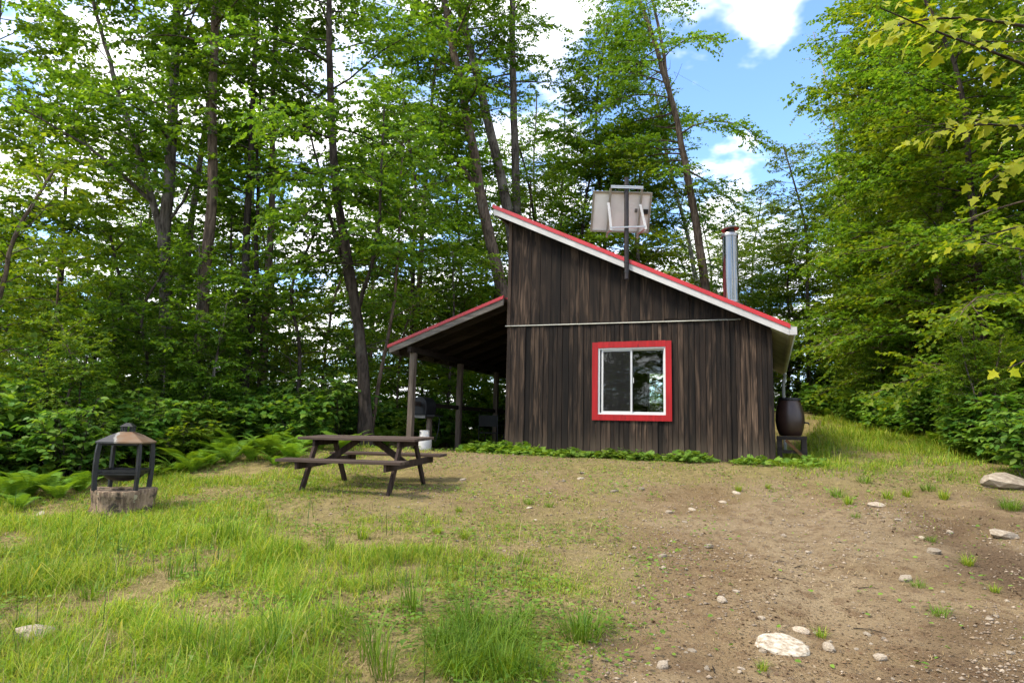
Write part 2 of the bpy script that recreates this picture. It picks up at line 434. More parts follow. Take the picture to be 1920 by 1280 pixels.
def rock_mat(name, a, c2):
    m, t, b = material(name)
    oc = t.new('ShaderNodeTexCoord').outputs['Object']; oi = t.new('ShaderNodeObjectInfo').outputs['Random']
    ri = t.new('ShaderNodeNewGeometry').outputs['Random Per Island']
    n = t.noise(oc, 9.0, 6, 0.65); v = t.math('ADD', oi, ri)
    c = t.mix(t.smooth(n, 0.3, 0.7), a, c2)
    cc = t.new('ShaderNodeCombineXYZ'); k = t.math('ADD', t.math('MULTIPLY', t.math('FRACT', v), 0.6), 0.65)
    for i in range(3): t.l.new(k, cc.inputs[i])
    c = t.mix(1.0, c, cc.outputs[0], 'MULTIPLY')
    t.l.new(c, b.inputs['Base Color']); b.inputs['Roughness'].default_value = 0.9
    t.l.new(t.bump(n, 0.6, 0.01), b.inputs['Normal'])
    return m
M['rock'] = rock_mat('pale_fieldstone', (0.20, 0.155, 0.11), (0.40, 0.34, 0.26))
M['white_rock'] = rock_mat('white_quartz_rock', (0.20, 0.145, 0.09), (0.47, 0.43, 0.35))
M['pebble'] = rock_mat('gravel', (0.15, 0.108, 0.072), (0.36, 0.29, 0.215))

M['leaf_maple'] = leafmat('maple_leaves', [(0.046, 0.120, 0.012), (0.074, 0.172, 0.016), (0.108, 0.222, 0.022), (0.155, 0.270, 0.030)], 0.56)
M['leaf_dark'] = leafmat('dark_green_leaves', [(0.036, 0.102, 0.016), (0.058, 0.142, 0.018), (0.084, 0.186, 0.022), (0.120, 0.228, 0.028)], 0.56)
M['leaf_bright'] = leafmat('bright_green_leaves', [(0.062, 0.140, 0.012), (0.098, 0.190, 0.016), (0.140, 0.238, 0.020), (0.200, 0.285, 0.028)], 0.54)
M['leaf_shrub'] = leafmat('undergrowth_leaves', [(0.042, 0.125, 0.018), (0.075, 0.185, 0.025), (0.120, 0.245, 0.034), (0.185, 0.310, 0.046)], 0.45, treevar=0.2)
M['leaf_yellow'] = leafmat('sunlit_yellow_green_leaves', [(0.24, 0.32, 0.012), (0.31, 0.38, 0.016), (0.40, 0.42, 0.022)], 0.5, (1.3, 1.2, 0.5))
M['fern'] = leafmat('fern_fronds', [(0.070, 0.165, 0.016), (0.110, 0.225, 0.022), (0.150, 0.265, 0.028)], 0.4)
M['weed'] = leafmat('broad_weed_leaves', [(0.085, 0.180, 0.022), (0.130, 0.245, 0.032), (0.180, 0.290, 0.045)], 0.35, treevar=0.1)
M['grass'] = leafmat('grass_blades', [(0.070, 0.180, 0.014), (0.140, 0.255, 0.018), (0.220, 0.325, 0.024), (0.290, 0.360, 0.035), (0.36, 0.34, 0.085)], 0.4, treevar=0.0)
M['grass_dark'] = leafmat('dark_grass_tuft_blades', [(0.060, 0.145, 0.012), (0.110, 0.205, 0.018), (0.170, 0.265, 0.026)], 0.35, treevar=0.1)
M['straw'] = leafmat('dry_straw', [(0.24, 0.17, 0.08), (0.32, 0.24, 0.12), (0.40, 0.31, 0.17)], 0.2, (1, 1, 1), treevar=0.0)
M['rush'] = leafmat('dark_rush_stems', [(0.030, 0.075, 0.016), (0.050, 0.105, 0.020)], 0.1, treevar=0.0)
M['litter'] = leafmat('brown_leaf_litter', [(0.05, 0.028, 0.014), (0.11, 0.065, 0.032), (0.20, 0.135, 0.075), (0.30, 0.23, 0.15)], 0.1, (1, 1, 1), treevar=0.0)
M['bark_grey'] = bark('grey_maple_bark', (0.045, 0.036, 0.029), (0.145, 0.122, 0.100), (0.24, 0.22, 0.185))
M['bark_brown'] = bark('brown_bark', (0.050, 0.036, 0.026), (0.150, 0.110, 0.080), (0.19, 0.165, 0.13), 0.4)
M['bark_dark'] = bark('dark_bark', (0.018, 0.014, 0.011), (0.060, 0.047, 0.037), (0.10, 0.092, 0.075), 0.4)
M['bark_pale'] = bark('pale_birch_bark', (0.16, 0.14, 0.12), (0.40, 0.37, 0.33), (0.52, 0.49, 0.45), 0.6)

def ground_mat():
    m, t, b = material('clearing_ground')
    pos = t.new('ShaderNodeNewGeometry').outputs['Position']
    at_ = t.new('ShaderNodeAttribute', attribute_name='turf').outputs['Fac']
    wet = t.new('ShaderNodeAttribute', attribute_name='dark_soil').outputs['Fac']
    n1 = t.noise(pos, 0.9, 5, 0.6); n2 = t.noise(pos, 7.0, 5, 0.65); n3 = t.noise(pos, 55.0, 4, 0.7)
    peb = t.voronoi(pos, 42.0); peb2 = t.voronoi(pos, 95.0)
    dirt = t.mix(t.smooth(n1, 0.3, 0.7), (0.152, 0.104, 0.053), (0.232, 0.168, 0.093))
    dirt = t.mix(t.math('MULTIPLY', t.smooth(t.noise(pos, 0.45, 3, 0.6), 0.45, 0.62), 0.55), dirt, (0.245, 0.19, 0.118))
    dirt = t.mix(t.math('MULTIPLY', t.smooth(n2, 0.42, 0.70), 0.75), dirt, (0.105, 0.062, 0.033))
    dirt = t.mix(t.math('MULTIPLY', t.smooth(n3, 0.5, 0.72), 0.55), dirt, (0.33, 0.25, 0.165))
    pm = t.math('MULTIPLY', t.smooth(peb, 0.30, 0.16), t.smooth(t.noise(pos, 3.0, 3, 0.6), 0.42, 0.62))
    dirt = t.mix(t.math('MULTIPLY', pm, 0.6), dirt, (0.36, 0.29, 0.21))
    dirt = t.mix(t.math('MULTIPLY', t.smooth(peb2, 0.28, 0.12), 0.35), dirt, (0.36, 0.28, 0.19))
    dirt = t.mix(wet, dirt, t.mix(n2, (0.062, 0.040, 0.024), (0.115, 0.075, 0.045)))
    turf = t.mix(t.smooth(n2, 0.3, 0.7), (0.135, 0.108, 0.045), (0.265, 0.205, 0.095))
    turf = t.mix(t.math('MULTIPLY', t.smooth(n3, 0.45, 0.7), 0.6), turf, (0.175, 0.185, 0.040))
    c = t.mix(t.smooth(t.math('ADD', at_, t.math('MULTIPLY', t.math('SUBTRACT', n2, 0.5), 0.5)), 0.2, 0.75), dirt, turf)
    t.l.new(c, b.inputs['Base Color']); b.inputs['Roughness'].default_value = 0.97
    b.inputs['Specular IOR Level'].default_value = 0.1
    h = t.math('ADD', t.math('MULTIPLY', n3, 0.5), t.math('ADD', n2, t.math('MULTIPLY', t.smooth(peb, 0.35, 0.1), 0.5)))
    t.l.new(t.bump(h, 1.0, 0.035), b.inputs['Normal'])
    return m
M['ground'] = ground_mat()

# ------------------------------------------------------------------ ground cover map (how much grows where)
_PY = np.array([780, 840, 880, 920, 960, 1000, 1060, 1120, 1200, 1280], float)
_PX = np.arange(0, 1921, 160.0)
_TURF = np.array([
 [1, 1, 1, 1, 1, .6, .3, .3, .3, .8, .9, 1, 1],
 [1, 1, 1, 1, .9, .5, .2, .2, .2, .6, .9, .9, 1],
 [1, 1, 1, .95, .75, .5, .52, .62, .6, .58, .6, .75, .85],
 [.95, .85, .85, .8, .62, .45, .44, .40, .40, .34, .42, .48, .42],
 [.9, .75, .72, .8, .7, .6, .52, .42, .2, .10, .13, .18, .17],
 [.9, .9, .9, .9, .85, .75, .62, .5, .12, .03, .05, .08, .08],
 [.9, .9, .95, .95, .9, .8, .7, .55, .10, .02, .02, .05, .05],
 [.8, .85, .9, .9, .8, .78, .75, .55, .06, .01, .03, .06, .03],
 [.6, .7, .8, .85, .8, .82, .85, .32, .02, .02, .02, .02, .02],
 [.6, .7, .8, .8, .85, .85, .8, .12, .01, .01, .01, .01, .01]])
def turf(x, y, z=None):
    x = np.asarray(x, float); y = np.asarray(y, float)
    if z is None: z = ground(x, y)
    px, py = project(np.stack([x, np.maximum(y, 1.5), z], -1))
    px = np.clip(px, 0, 1919.9); py = np.clip(py, 780, 1279.9)
    j = np.clip(np.searchsorted(_PY, py, side='right') - 1, 0, len(_PY) - 2)
    fy = (py - _PY[j]) / (_PY[j + 1] - _PY[j]); i = (px // 160).astype(int); fx = px / 160 - i
    v = (_TURF[j, i] * (1 - fx) + _TURF[j, i + 1] * fx) * (1 - fy) + (_TURF[j + 1, i] * (1 - fx) + _TURF[j + 1, i + 1] * fx) * fy
    return np.where(y > 17, 1.0, v)

def axis_coords(lo, hi, step, far):
    fine = np.arange(lo, hi + 1e-6, step); out = []; d = step; p = hi
    while p < far: d *= 1.22; p += d; out.append(p)
    left = []; d = step; p = lo
    while p > -far: d *= 1.22; p -= d; left.append(p)
    return np.array(left[::-1] + list(fine) + out)
gx = axis_coords(-9, 11, 0.11, 900); gy = axis_coords(1.0, 19, 0.11, 900)
XX, YY = np.meshgrid(gx, gy); ZZ = ground(XX, YY)
tv = turf(XX.ravel(), YY.ravel(), ZZ.ravel()).reshape(XX.shape)
tv = np.clip(tv + 0.5 * (fbm(XX, YY, 1.6, 41) - 0.5), 0, 1)
_px, _py = project(np.stack([XX, np.maximum(YY, 1.5), ZZ], -1).reshape(-1, 3))
wetm = (smoothstep(1620, 1850, _px) * smoothstep(880, 960, _py) * 0.9).reshape(XX.shape) * smoothstep(0.3, 0.6, fbm(XX, YY, 0.9, 77))
wetm = np.maximum(wetm, (smoothstep(1080, 1240, _px) * smoothstep(1180, 1240, _py)).reshape(XX.shape) * 0.6 * smoothstep(0.4, 0.65, fbm(XX, YY, 1.4, 71)))
wetm = np.where(YY > 16, 0.7, wetm)
ny, nx = XX.shape
idx = np.arange(nx * ny).reshape(ny, nx)
Fq = np.stack([idx[:-1, :-1], idx[:-1, 1:], idx[1:, 1:], idx[1:, :-1]], -1).reshape(-1, 4)
gm = np_mesh('ground', np.stack([XX, YY, ZZ], -1).reshape(-1, 3), Fq, M['ground'], True, {'turf': tv.ravel(), 'dark_soil': wetm.ravel()})
tag(link('ground', gm), kind='structure')

# ================================================================== CABIN
ROTC = -YAW
cabin = thing('cabin', 'dark weathered board cabin with slanted red-edged roof and open side porch', 'cabin', tuple(CAB), ROTC)
WID, DEP = 4.88, 7.0
SL = 0.485
def under(x): return 2.275 - SL * x            # underside of the main roof
def c2w(x, y, z=0): return CAB + UX * x + VY * y + np.array([0, 0, z])

def plank_mesh(wd, z0, zl, zr, th, jit):
    m = MB()
    a = random.uniform(-jit, jit); b = random.uniform(-jit, jit)
    e = 0.0045
    m.hexa([(e, 0, z0 + a), (wd - e, 0, z0 + b), (wd - e, th, z0 + b), (e, th, z0 + a),
            (e, 0, zl), (wd - e, 0, zr), (wd - e, th, zr), (e, th, zl)])
    return m
def plank_row(parent, x0, x1, z0, ztop, wmin, wmax, opening=None, frame=None, jit=0.014, yoff=0.0):
    """boards side by side from x0 to x1; frame maps (x, y) on the wall to a local position and rotation"""
    cuts = [x0, x1] if opening is None else [x0, opening[0], opening[1], x1]
    for a, b in zip(cuts[:-1], cuts[1:]):
        n = max(1, round((b - a) / random.uniform(wmin, wmax)))
        ws = np.array([random.uniform(wmin, wmax) for _ in range(n)]); ws *= (b - a) / ws.sum()
        x = a
        for wd in ws:
            y = yoff + random.choice([0.0, 0.0, 0.008, 0.014, 0.004, -0.010]) + random.uniform(-0.002, 0.002)
            segs = [(z0 + random.uniform(-0.035, 0.02), ztop)]
            if opening is not None and x > opening[0] - 1e-3 and x + wd < opening[1] + 1e-3:
                segs = [(z0 + random.uniform(-0.035, 0.02), lambda q: opening[2]), (opening[3], ztop)]
            for (za, zt) in segs:
                zl = zt(x) if callable(zt) else zt; zr = zt(x + wd) if callable(zt) else zt
                if max(zl, zr) - za < 0.03: continue
                me = plank_mesh(wd, za, max(zl, za + 0.01), max(zr, za + 0.01), 0.024, jit if za < 0.3 else 0.0).mesh('plank', M['plank'])
                if frame is None: link('plank', me, parent, (x, y, 0))
                else:
                    p, r = frame(x, y); link('plank', me, parent, p, (0, 0, r))
            x += wd

WX0, WX1, WZ0, WZ1 = -3.025, -1.790, 0.786, 2.010          # window opening
FL = 2.49
# front wall: sheathing round the window opening, then two rows of boards
def sheathing(x0, x1, y0, y1, op, top, name):
    m = MB()
    def piece(a, b, za, zb):
        zl = zb if zb is not None else top(a); zr = zb if zb is not None else top(b)
        m.hexa([(a, y0, za), (b, y0, za), (b, y1, za), (a, y1, za), (a, y0, zl), (b, y0, zr), (b, y1, zr), (a, y1, zl)])
    piece(x0, op[0], 0.02, None); piece(op[1], x1, 0.02, None); piece(op[0], op[1], 0.02, op[2]); piece(op[0], op[1], op[3], None)
    return m.build(name, M['inside'], cabin)
top_in = lambda x: under(x) - 0.004
front = sheathing(-WID + 0.03, -0.03, 0.03, 0.12, (WX0, WX1, WZ0, WZ1), top_in, 'front_wall')
plank_row(front, -WID, 0.0, 0.0, lambda x: min(FL - 0.003 - 0.0085 * (x + WID), under(x) - 0.006), 0.082, 0.138, (WX0 - 0.04, WX1 + 0.04, WZ0 - 0.05, WZ1 + 0.05))
plank_row(front, -WID + 0.07, -0.50, FL + 0.012, lambda x: under(x) - 0.006, 0.19, 0.245, yoff=0.001, jit=0.0)
MB().box(-WID - 0.0, -WID + 0.066, -0.012, 0.03, FL + 0.014, under(-WID) - 0.008).build('corner_board', M['corner'], front)
fl = MB(); fl.hexa([(-WID - 0.03, -0.03, FL), (-0.50, -0.03, FL - 0.040), (-0.50, 0.03, FL - 0.040), (-WID - 0.03, 0.03, FL), (-WID - 0.03, -0.018, FL + 0.013), (-0.50, -0.018, FL - 0.027), (-0.50, 0.03, FL - 0.022), (-WID - 0.03, 0.03, FL + 0.018)])
fl.build('flashing_strip', M['gutter'], front)

# other walls
BX0, BX1, BZ0, BZ1 = -3.30, -2.35, 0.98, 2.20
back = MB()
def bpiece(a, b, za, zb):
    zl = zb if zb is not None else top_in(a); zr = zb if zb is not None else top_in(b)
    back.hexa([(a, DEP - 0.12, za), (b, DEP - 0.12, za), (b, DEP - 0.03, za), (a, DEP - 0.03, za), (a, DEP - 0.12, zl), (b, DEP - 0.12, zr), (b, DEP - 0.03, zr), (a, DEP - 0.03, zl)])
bpiece(-WID + 0.03, BX0, 0.02, None); bpiece(BX1, -0.03, 0.02, None); bpiece(BX0, BX1, 0.02, BZ0); bpiece(BX0, BX1, BZ1, None)
back_wall = back.build('back_wall', M['inside'], cabin)
plank_row(back_wall, -WID, 0.0, 0.0, lambda x: under(x) - 0.006, 0.16, 0.24, (BX0, BX1, BZ0, BZ1), frame=lambda x, y: ((x, DEP - 0.024 - y, 0), 0.0))
bw = MB().box(BX0, BX0 + 0.05, DEP - 0.10, DEP - 0.04, BZ0, BZ1).box(BX1 - 0.05, BX1, DEP - 0.10, DEP - 0.04, BZ0, BZ1)
bw.box(BX0 + 0.05, BX1 - 0.05, DEP - 0.10, DEP - 0.04, BZ0, BZ0 + 0.05).box(BX0 + 0.05, BX1 - 0.05, DEP - 0.10, DEP - 0.04, BZ1 - 0.05, BZ1)
bwo = bw.build('back_window', M['vinyl'], cabin)
MB().box(BX0 + 0.05, BX1 - 0.05, DEP - 0.072, DEP - 0.068, BZ0 + 0.05, BZ1 - 0.05).build('pane', M['glass'], bwo)
rw = MB().box(-0.12, -0.03, 0.125, DEP - 0.125, 0.02, under(0) + 0.0).build('right_wall', M['inside'], cabin)
plank_row(rw, 0.026, DEP - 0.026, 0.0, lambda x: under(0) - 0.012, 0.13, 0.2, frame=lambda x, y: ((-y, x, 0), math.pi / 2))
lw = MB().box(-WID + 0.03, -WID + 0.12, 0.125, DEP - 0.125, 0.02, under(-WID + 0.12) - 0.01).build('left_wall', M['inside'], cabin)
plank_row(lw, 0.026, DEP - 0.026, 0.0, lambda x: under(-WID) - 0.06, 0.16, 0.22, frame=lambda x, y: ((-WID + 0.024 + y, x, 0), math.pi / 2))
MB().box(-WID + 0.125, -0.125, 0.125, DEP - 0.125, -0.02, 0.06).build('floor', M['inside'], cabin)
# inside partition seen through the glass
MB().box(-1.55, -1.50, 2.2, 4.4, 0.06, 2.2).build('partition', M['inside'], cabin)

# window: red trim boards, white frame, two sashes
win_fr = MB()
fw_ = 0.028
win_fr.box(WX0, WX0 + fw_, -0.012, 0.10, WZ0, WZ1).box(WX1 - fw_, WX1, -0.012, 0.10, WZ0, WZ1)
win_fr.box(WX0 + fw_, WX1 - fw_, -0.012, 0.10, WZ0, WZ0 + fw_).box(WX0 + fw_, WX1 - fw_, -0.012, 0.10, WZ1 - fw_, WZ1)
window = win_fr.build('window', M['vinyl'], cabin)
T = 0.108
for nm, a in (('red_trim', (WX0 - T, WX0 - 0.001, WZ0 - T, WZ1 + T)), ('red_trim', (WX1 + 0.001, WX1 + T, WZ0 - T, WZ1 + T))):
    MB().box(a[0], a[1], -0.030, -0.0125, a[2], a[3]).build(nm, M['red_trim'], window)
MB().box(WX0 + 0.0, WX1 - 0.0, -0.030, -0.0125, WZ1 + 0.001, WZ1 + T + 0.006).build('red_trim', M['red_trim'], window)
MB().box(WX0 + 0.0, WX1 - 0.0, -0.031, -0.0125, WZ0 - T, WZ0 - 0.001).build('red_trim', M['red_trim'], window)
def sash(x0, x1, y, wdt, name, screen):
    z0, z1 = WZ0 + fw_ + 0.002, WZ1 - fw_ - 0.002
    m = MB().box(x0, x0 + wdt, y, y + 0.028, z0, z1).box(x1 - wdt, x1, y, y + 0.028, z0, z1)
    m.box(x0 + wdt, x1 - wdt, y, y + 0.028, z0, z0 + wdt).box(x0 + wdt, x1 - wdt, y, y + 0.028, z1 - wdt, z1)
    o = m.build(name, M['vinyl'], window)
    MB().box(x0 + wdt, x1 - wdt, y + 0.012, y + 0.016, z0 + wdt, z1 - wdt).build('pane', M['glass'], window)
    if screen: MB().box(x0 + wdt * .6, x1 - wdt * .5, y - 0.012, y - 0.010, z0 + wdt * .6, z1 - wdt * .6).build('insect_screen', M['screen'], window)
mid = (WX0 + WX1) / 2 - 0.02
sash(WX0 + fw_ + 0.03, mid + 0.03, 0.018, 0.034, 'sliding_sash', True)
sash(mid - 0.004, WX1 - fw_ - 0.001, 0.055, 0.022, 'fixed_sash', False)
MB().box(mid + 0.052, mid + 0.062, 0.006, 0.018, 1.36, 1.46).build('sash_lock', M['vinyl'], window)

# main roof
RX0, RX1, RY0, RY1 = -5.12, 0.262, -0.276, DEP + 0.276
TH = 0.135
def slab(x0, x1, y0, y1, zlo, zhi, s=SL, base=under):
    return MB().hexa([(x0, y0, base(x0) + zlo), (x1, y0, base(x1) + zlo), (x1, y1, base(x1) + zlo), (x0, y1, base(x0) + zlo),
                      (x0, y0, base(x0) + zhi), (x1, y0, base(x1) + zhi), (x1, y1, base(x1) + zhi), (x0, y1, base(x0) + zhi)])
roof = slab(RX0 + 0.024, RX1 - 0.024, RY0 + 0.024, RY1 - 0.024, 0.006, TH + 0.01).build('roof', M['porch_dark'], cabin)
slab(RX0, RX1, RY0, RY0 + 0.022, -0.028, TH + 0.004).build('fascia', M['white'], roof)
slab(RX0, RX1, RY1 - 0.022, RY1, -0.028, TH + 0.004).build('fascia', M['white'], roof)
slab(RX1 - 0.022, RX1, RY0 + 0.023, RY1 - 0.023, -0.028, TH + 0.004).build('eave_fascia', M['gutter'], roof)
slab(RX0, RX0 + 0.022, RY0 + 0.023, RY1 - 0.023, -0.028, TH + 0.004).build('eave_fascia', M['white'], roof)
slab(-0.02, RX1 - 0.023, RY0 + 0.023, RY1 - 0.023, -0.014, 0.003).build('soffit', M['gutter'], roof)
# red metal: edge trim in front, ribbed sheets behind it
slab(RX0 - 0.02, RX1 + 0.02, RY0 - 0.020, RY0 - 0.002, TH - 0.045, TH + 0.022).build('edge_trim', M['red_metal'], roof)
slab(RX0 - 0.02, RX1 + 0.02, RY0 - 0.002, RY0 + 0.10, TH + 0.012, TH + 0.034).build('edge_trim', M['red_metal'], roof)
y = RY0 + 0.102
while y < RY1 - 0.05:
    y2 = min(y + 0.9, RY1 + 0.02)
    m = slab(RX0 - 0.02, RX1 + 0.03, y, y2 - 0.003, TH + 0.012, TH + 0.018)
    yy = y + 0.07
    while yy < y2 - 0.05:
        q = slab(RX0 - 0.02, RX1 + 0.03, yy - 0.012, yy + 0.012, TH + 0.0185, TH + 0.040); m.poly(q.v, q.f); yy += 0.225
    m.build('metal_sheet', M['red_metal'], roof); y = y2
# gutter along the low eave with its pipe at the far end
gt = MB()
gz = under(RX1) + 0.015
prof = [(RX1 + 0.004, gz + 0.09), (RX1 + 0.004, gz - 0.03), (RX1 + 0.03, gz - 0.045), (RX1 + 0.075, gz - 0.045), (RX1 + 0.115, gz + 0.02), (RX1 + 0.12, gz + 0.09),
        (RX1 + 0.113, gz + 0.09), (RX1 + 0.108, gz + 0.024), (RX1 + 0.07, gz - 0.037), (RX1 + 0.034, gz - 0.037), (RX1 + 0.012, gz - 0.024), (RX1 + 0.012, gz + 0.09)]
n = len(prof); vs = [(x, RY0 + 0.0, z) for x, z in prof] + [(x, RY1, z) for x, z in prof]
gt.poly(vs, [(i, (i + 1) % n, n + (i + 1) % n, n + i) for i in range(n)] + [tuple(range(n))[::-1], tuple(range(n, 2 * n))])
gut = gt.build('gutter', M['gutter'], cabin)
MB().box(RX1 + 0.004, RX1 + 0.12, RY0 - 0.006, RY0 - 0.001, gz - 0.04, gz + 0.09).build('end_cap', M['white'], gut)
dp = MB().tube([(RX1 + 0.06, RY1 - 0.3, gz - 0.04), (RX1 + 0.06, RY1 - 0.3, gz - 0.16), (RX1 + 0.02, RY1 - 0.32, gz - 0.34), (RX1 + 0.02, RY1 - 0.32, 0.10)], 0.042, 10)
dp.build('downspout', M['white'], cabin, smooth=40)

# chimney pipe
chx, chy = -0.685, 0.74
ch = MB().lathe([(0.142, under(chx) + 0.10), (0.142, 4.19)], 28, chx, chy).build('chimney', M['steel'], roof, smooth=40)
MB().lathe([(0.20, under(chx) + 0.02), (0.185, under(chx) + 0.26), (0.150, under(chx) + 0.29), (0.144, under(chx) + 0.33)], 28, chx, chy).build('chimney_flashing', M['steel_dull'], roof, smooth=30)
MB().lathe([(0.147, 3.33), (0.147, 3.36)], 28, chx, chy).build('pipe_band', M['steel'], roof, smooth=40)
MB().lathe([(0.156, 4.155), (0.160, 4.19), (0.150, 4.215), (0.11, 4.235)], 28, chx, chy).build('pipe_collar', M['steel_dull'], roof, smooth=40)
cap = MB().lathe([(0.085, 4.20), (0.085, 4.31)], 16, chx, chy)
cap.build('cap_post', M['black_metal'], roof, smooth=40)
m = MB().lathe([(0.155, -0.02), (0.168, 0.0), (0.12, 0.030), (0.02, 0.042)], 26)
m.build('rain_cap', M['steel_dull'], roof, smooth=50, loc=(chx + 0.01, chy, 4.315), rot=(0, math.radians(-9), 0))

# porch
PS = 0.352
def pund(x): return 2.955 + PS * (x + 4.86)             # porch roof underside
PX0, PX1, PY0, PY1 = -7.44, -4.885, -0.22, DEP
proof = None
n = 14; bw_ = (PY1 - PY0 - 0.06) / n
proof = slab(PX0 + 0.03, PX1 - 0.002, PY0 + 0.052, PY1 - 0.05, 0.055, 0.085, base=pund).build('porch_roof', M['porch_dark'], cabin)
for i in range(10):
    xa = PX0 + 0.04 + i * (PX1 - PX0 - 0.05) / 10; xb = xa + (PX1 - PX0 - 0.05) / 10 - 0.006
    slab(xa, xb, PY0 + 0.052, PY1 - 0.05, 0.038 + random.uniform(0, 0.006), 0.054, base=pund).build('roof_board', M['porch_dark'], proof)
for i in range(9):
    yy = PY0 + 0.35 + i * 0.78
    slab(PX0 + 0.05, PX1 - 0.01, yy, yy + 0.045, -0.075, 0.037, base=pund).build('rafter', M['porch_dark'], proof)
slab(PX0, PX1 - 0.004, PY0 + 0.010, PY0 + 0.050, -0.062, 0.094, base=pund).build('fascia', M['porch_fascia'], proof)
slab(PX0 - 0.012, PX0 + 0.029, PY0 + 0.051, PY1, -0.05, 0.085, base=pund).build('fascia', M['porch_fascia'], proof)
slab(PX0 - 0.03, PX1 - 0.001, PY0 - 0.012, PY0 + 0.009, 0.060, 0.125, base=pund).build('edge_trim', M['red_metal'], proof)
y = PY0 + 0.0095
while y < PY1 - 0.05:
    y2 = min(y + 0.9, PY1 + 0.02)
    m = slab(PX0 - 0.04, PX1 - 0.002, y, y2 - 0.003, 0.098, 0.104, base=pund); yy = y + 0.01
    while yy < y2 - 0.04:
        q = slab(PX0 - 0.04, PX1 - 0.002, yy, yy + 0.024, 0.1045, 0.135, base=pund); m.poly(q.v, q.f); yy += 0.222
    m.build('metal_sheet', M['red_metal'], proof); y = y2
PXP = -6.98
post_top = pund(PXP) - 0.20
for i in range(4):
    MB().box(-0.058, 0.058, -0.058, 0.058, -0.20, post_top - 0.002).build('porch_post', M['porch_wood'], cabin, bevel=0.004, loc=(PXP, 0.02 + 2.25 * i, 0))
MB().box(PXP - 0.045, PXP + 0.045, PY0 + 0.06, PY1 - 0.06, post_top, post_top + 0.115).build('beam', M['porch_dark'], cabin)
MB().box(PXP - 0.02, PXP + 0.02, 0.082, 2.21, 0.915, 1.005).build('rail', M['porch_dark'], cabin)
MB().box(PXP - 0.02, PXP + 0.02, 2.332, 4.46, 0.915, 1.005).build('rail', M['porch_dark'], cabin)
MB().box(PXP - 0.02, PXP + 0.02, 4.582, 6.71, 0.915, 1.005).build('rail', M['porch_dark'], cabin)
MB().box(-6.90, -4.89, -0.16, DEP, -0.22, -0.03).build('porch_slab', M['concrete'], cabin, bevel=0.01)

# ================================================================== things on and round the cabin
# solar panel on its pole
pc = c2w(-2.43, -0.325)
sp = thing('solar_panel', 'solar panel seen from behind on a dark pole above the cabin roof', 'solar panel', (pc[0], pc[1], CAB[2]), 0.02)
MB().tube([(0, 0, 3.22), (0, 0, 5.12)], 0.042, 14).build('pole', M['pole'], sp, smooth=40)
MB().tube([(0, 0, 5.12), (0, 0, 5.14), (0, 0, 5.141)], [0.045, 0.045, 0.02], 14).build('pole_cap', M['pole'], sp, smooth=40)
for z in (3.34, 3.52):
    MB().tube([(0, 0, z), (0, 0, z + 0.03)], 0.049, 14).build('pole_clamp', M['black_metal'], sp, smooth=40)
    MB().bar((0.0, 0.02, z + 0.015), (0.0, 0.16, z + 0.015), 0.05, 0.03).build('wall_bracket', M['black_metal'], sp)
tl = math.radians(28)                                   # lean of the panel from upright: lower edge further away
PW, PH = 1.10, 0.76
pn = MB().box(-PW / 2, PW / 2, 0.010, 0.014, -PH / 2, PH / 2).build('back_sheet', M['panel_back'], sp, loc=(-0.055, 0.24, 4.56), rot=(tl, 0, 0.0))
MB().box(-PW / 2 + 0.001, PW / 2 - 0.001, 0.0145, 0.030, -PH / 2 + 0.001, PH / 2 - 0.001).build('cells', M['cell'], pn)
fr = MB().box(-PW / 2 - 0.004, -PW / 2 + 0.03, -0.014, 0.0095, -PH / 2, PH / 2).box(PW / 2 - 0.03, PW / 2 + 0.004, -0.014, 0.0095, -PH / 2, PH / 2)
fr.box(-PW / 2 + 0.03, PW / 2 - 0.03, -0.014, 0.0095, -PH / 2, -PH / 2 + 0.03).box(-PW / 2 + 0.03, PW / 2 - 0.03, -0.014, 0.0095, PH / 2 - 0.03, PH / 2)
fr.build('frame', M['alu'], pn)
for x in (-0.235, 0.345):
    MB().box(x - 0.018, x + 0.018, -0.05, -0.0145, -PH / 2 - 0.10, PH / 2 + 0.06).build('rail', M['alu'], pn)
MB().box(0.42, 0.50, -0.03, 0.009, -0.02, 0.07).build('junction_box', M['black_metal'], pn)
MB().box(0.255, 0.305, 0.004, 0.009, 0.00, 0.075).build('rating_plate', M['grey_metal'], pn)
for z, yb in ((4.955, -0.01), (4.925, -0.01)):
    MB().bar((-0.30, yb - 0.045, z), (0.30, yb - 0.045, z), 0.02, 0.022).build('crossbar', M['alu'], sp)
MB().bar((-0.31, -0.055, 4.16), (0.33, -0.055, 4.20), 0.02, 0.026).build('crossbar', M['alu'], sp)
MB().bar((-0.33, 0.03, 4.66), (-0.29, -0.06, 4.11), 0.045, 0.012, (0, 1, 0)).build('tilt_strut', M['white'], sp)
MB().bar((0.26, 0.03, 4.65), (0.345, -0.06, 4.15), 0.045, 0.012, (0, 1, 0)).build('tilt_strut', M['white'], sp)
MB().bar((-0.29, -0.05, 4.13), (-0.29, 0.42, 4.20), 0.02, 0.02).build('stay', M['alu'], sp)
MB().bar((0.34, -0.05, 4.17), (0.30, 0.42, 4.20), 0.02, 0.02).build('stay', M['alu'], sp)

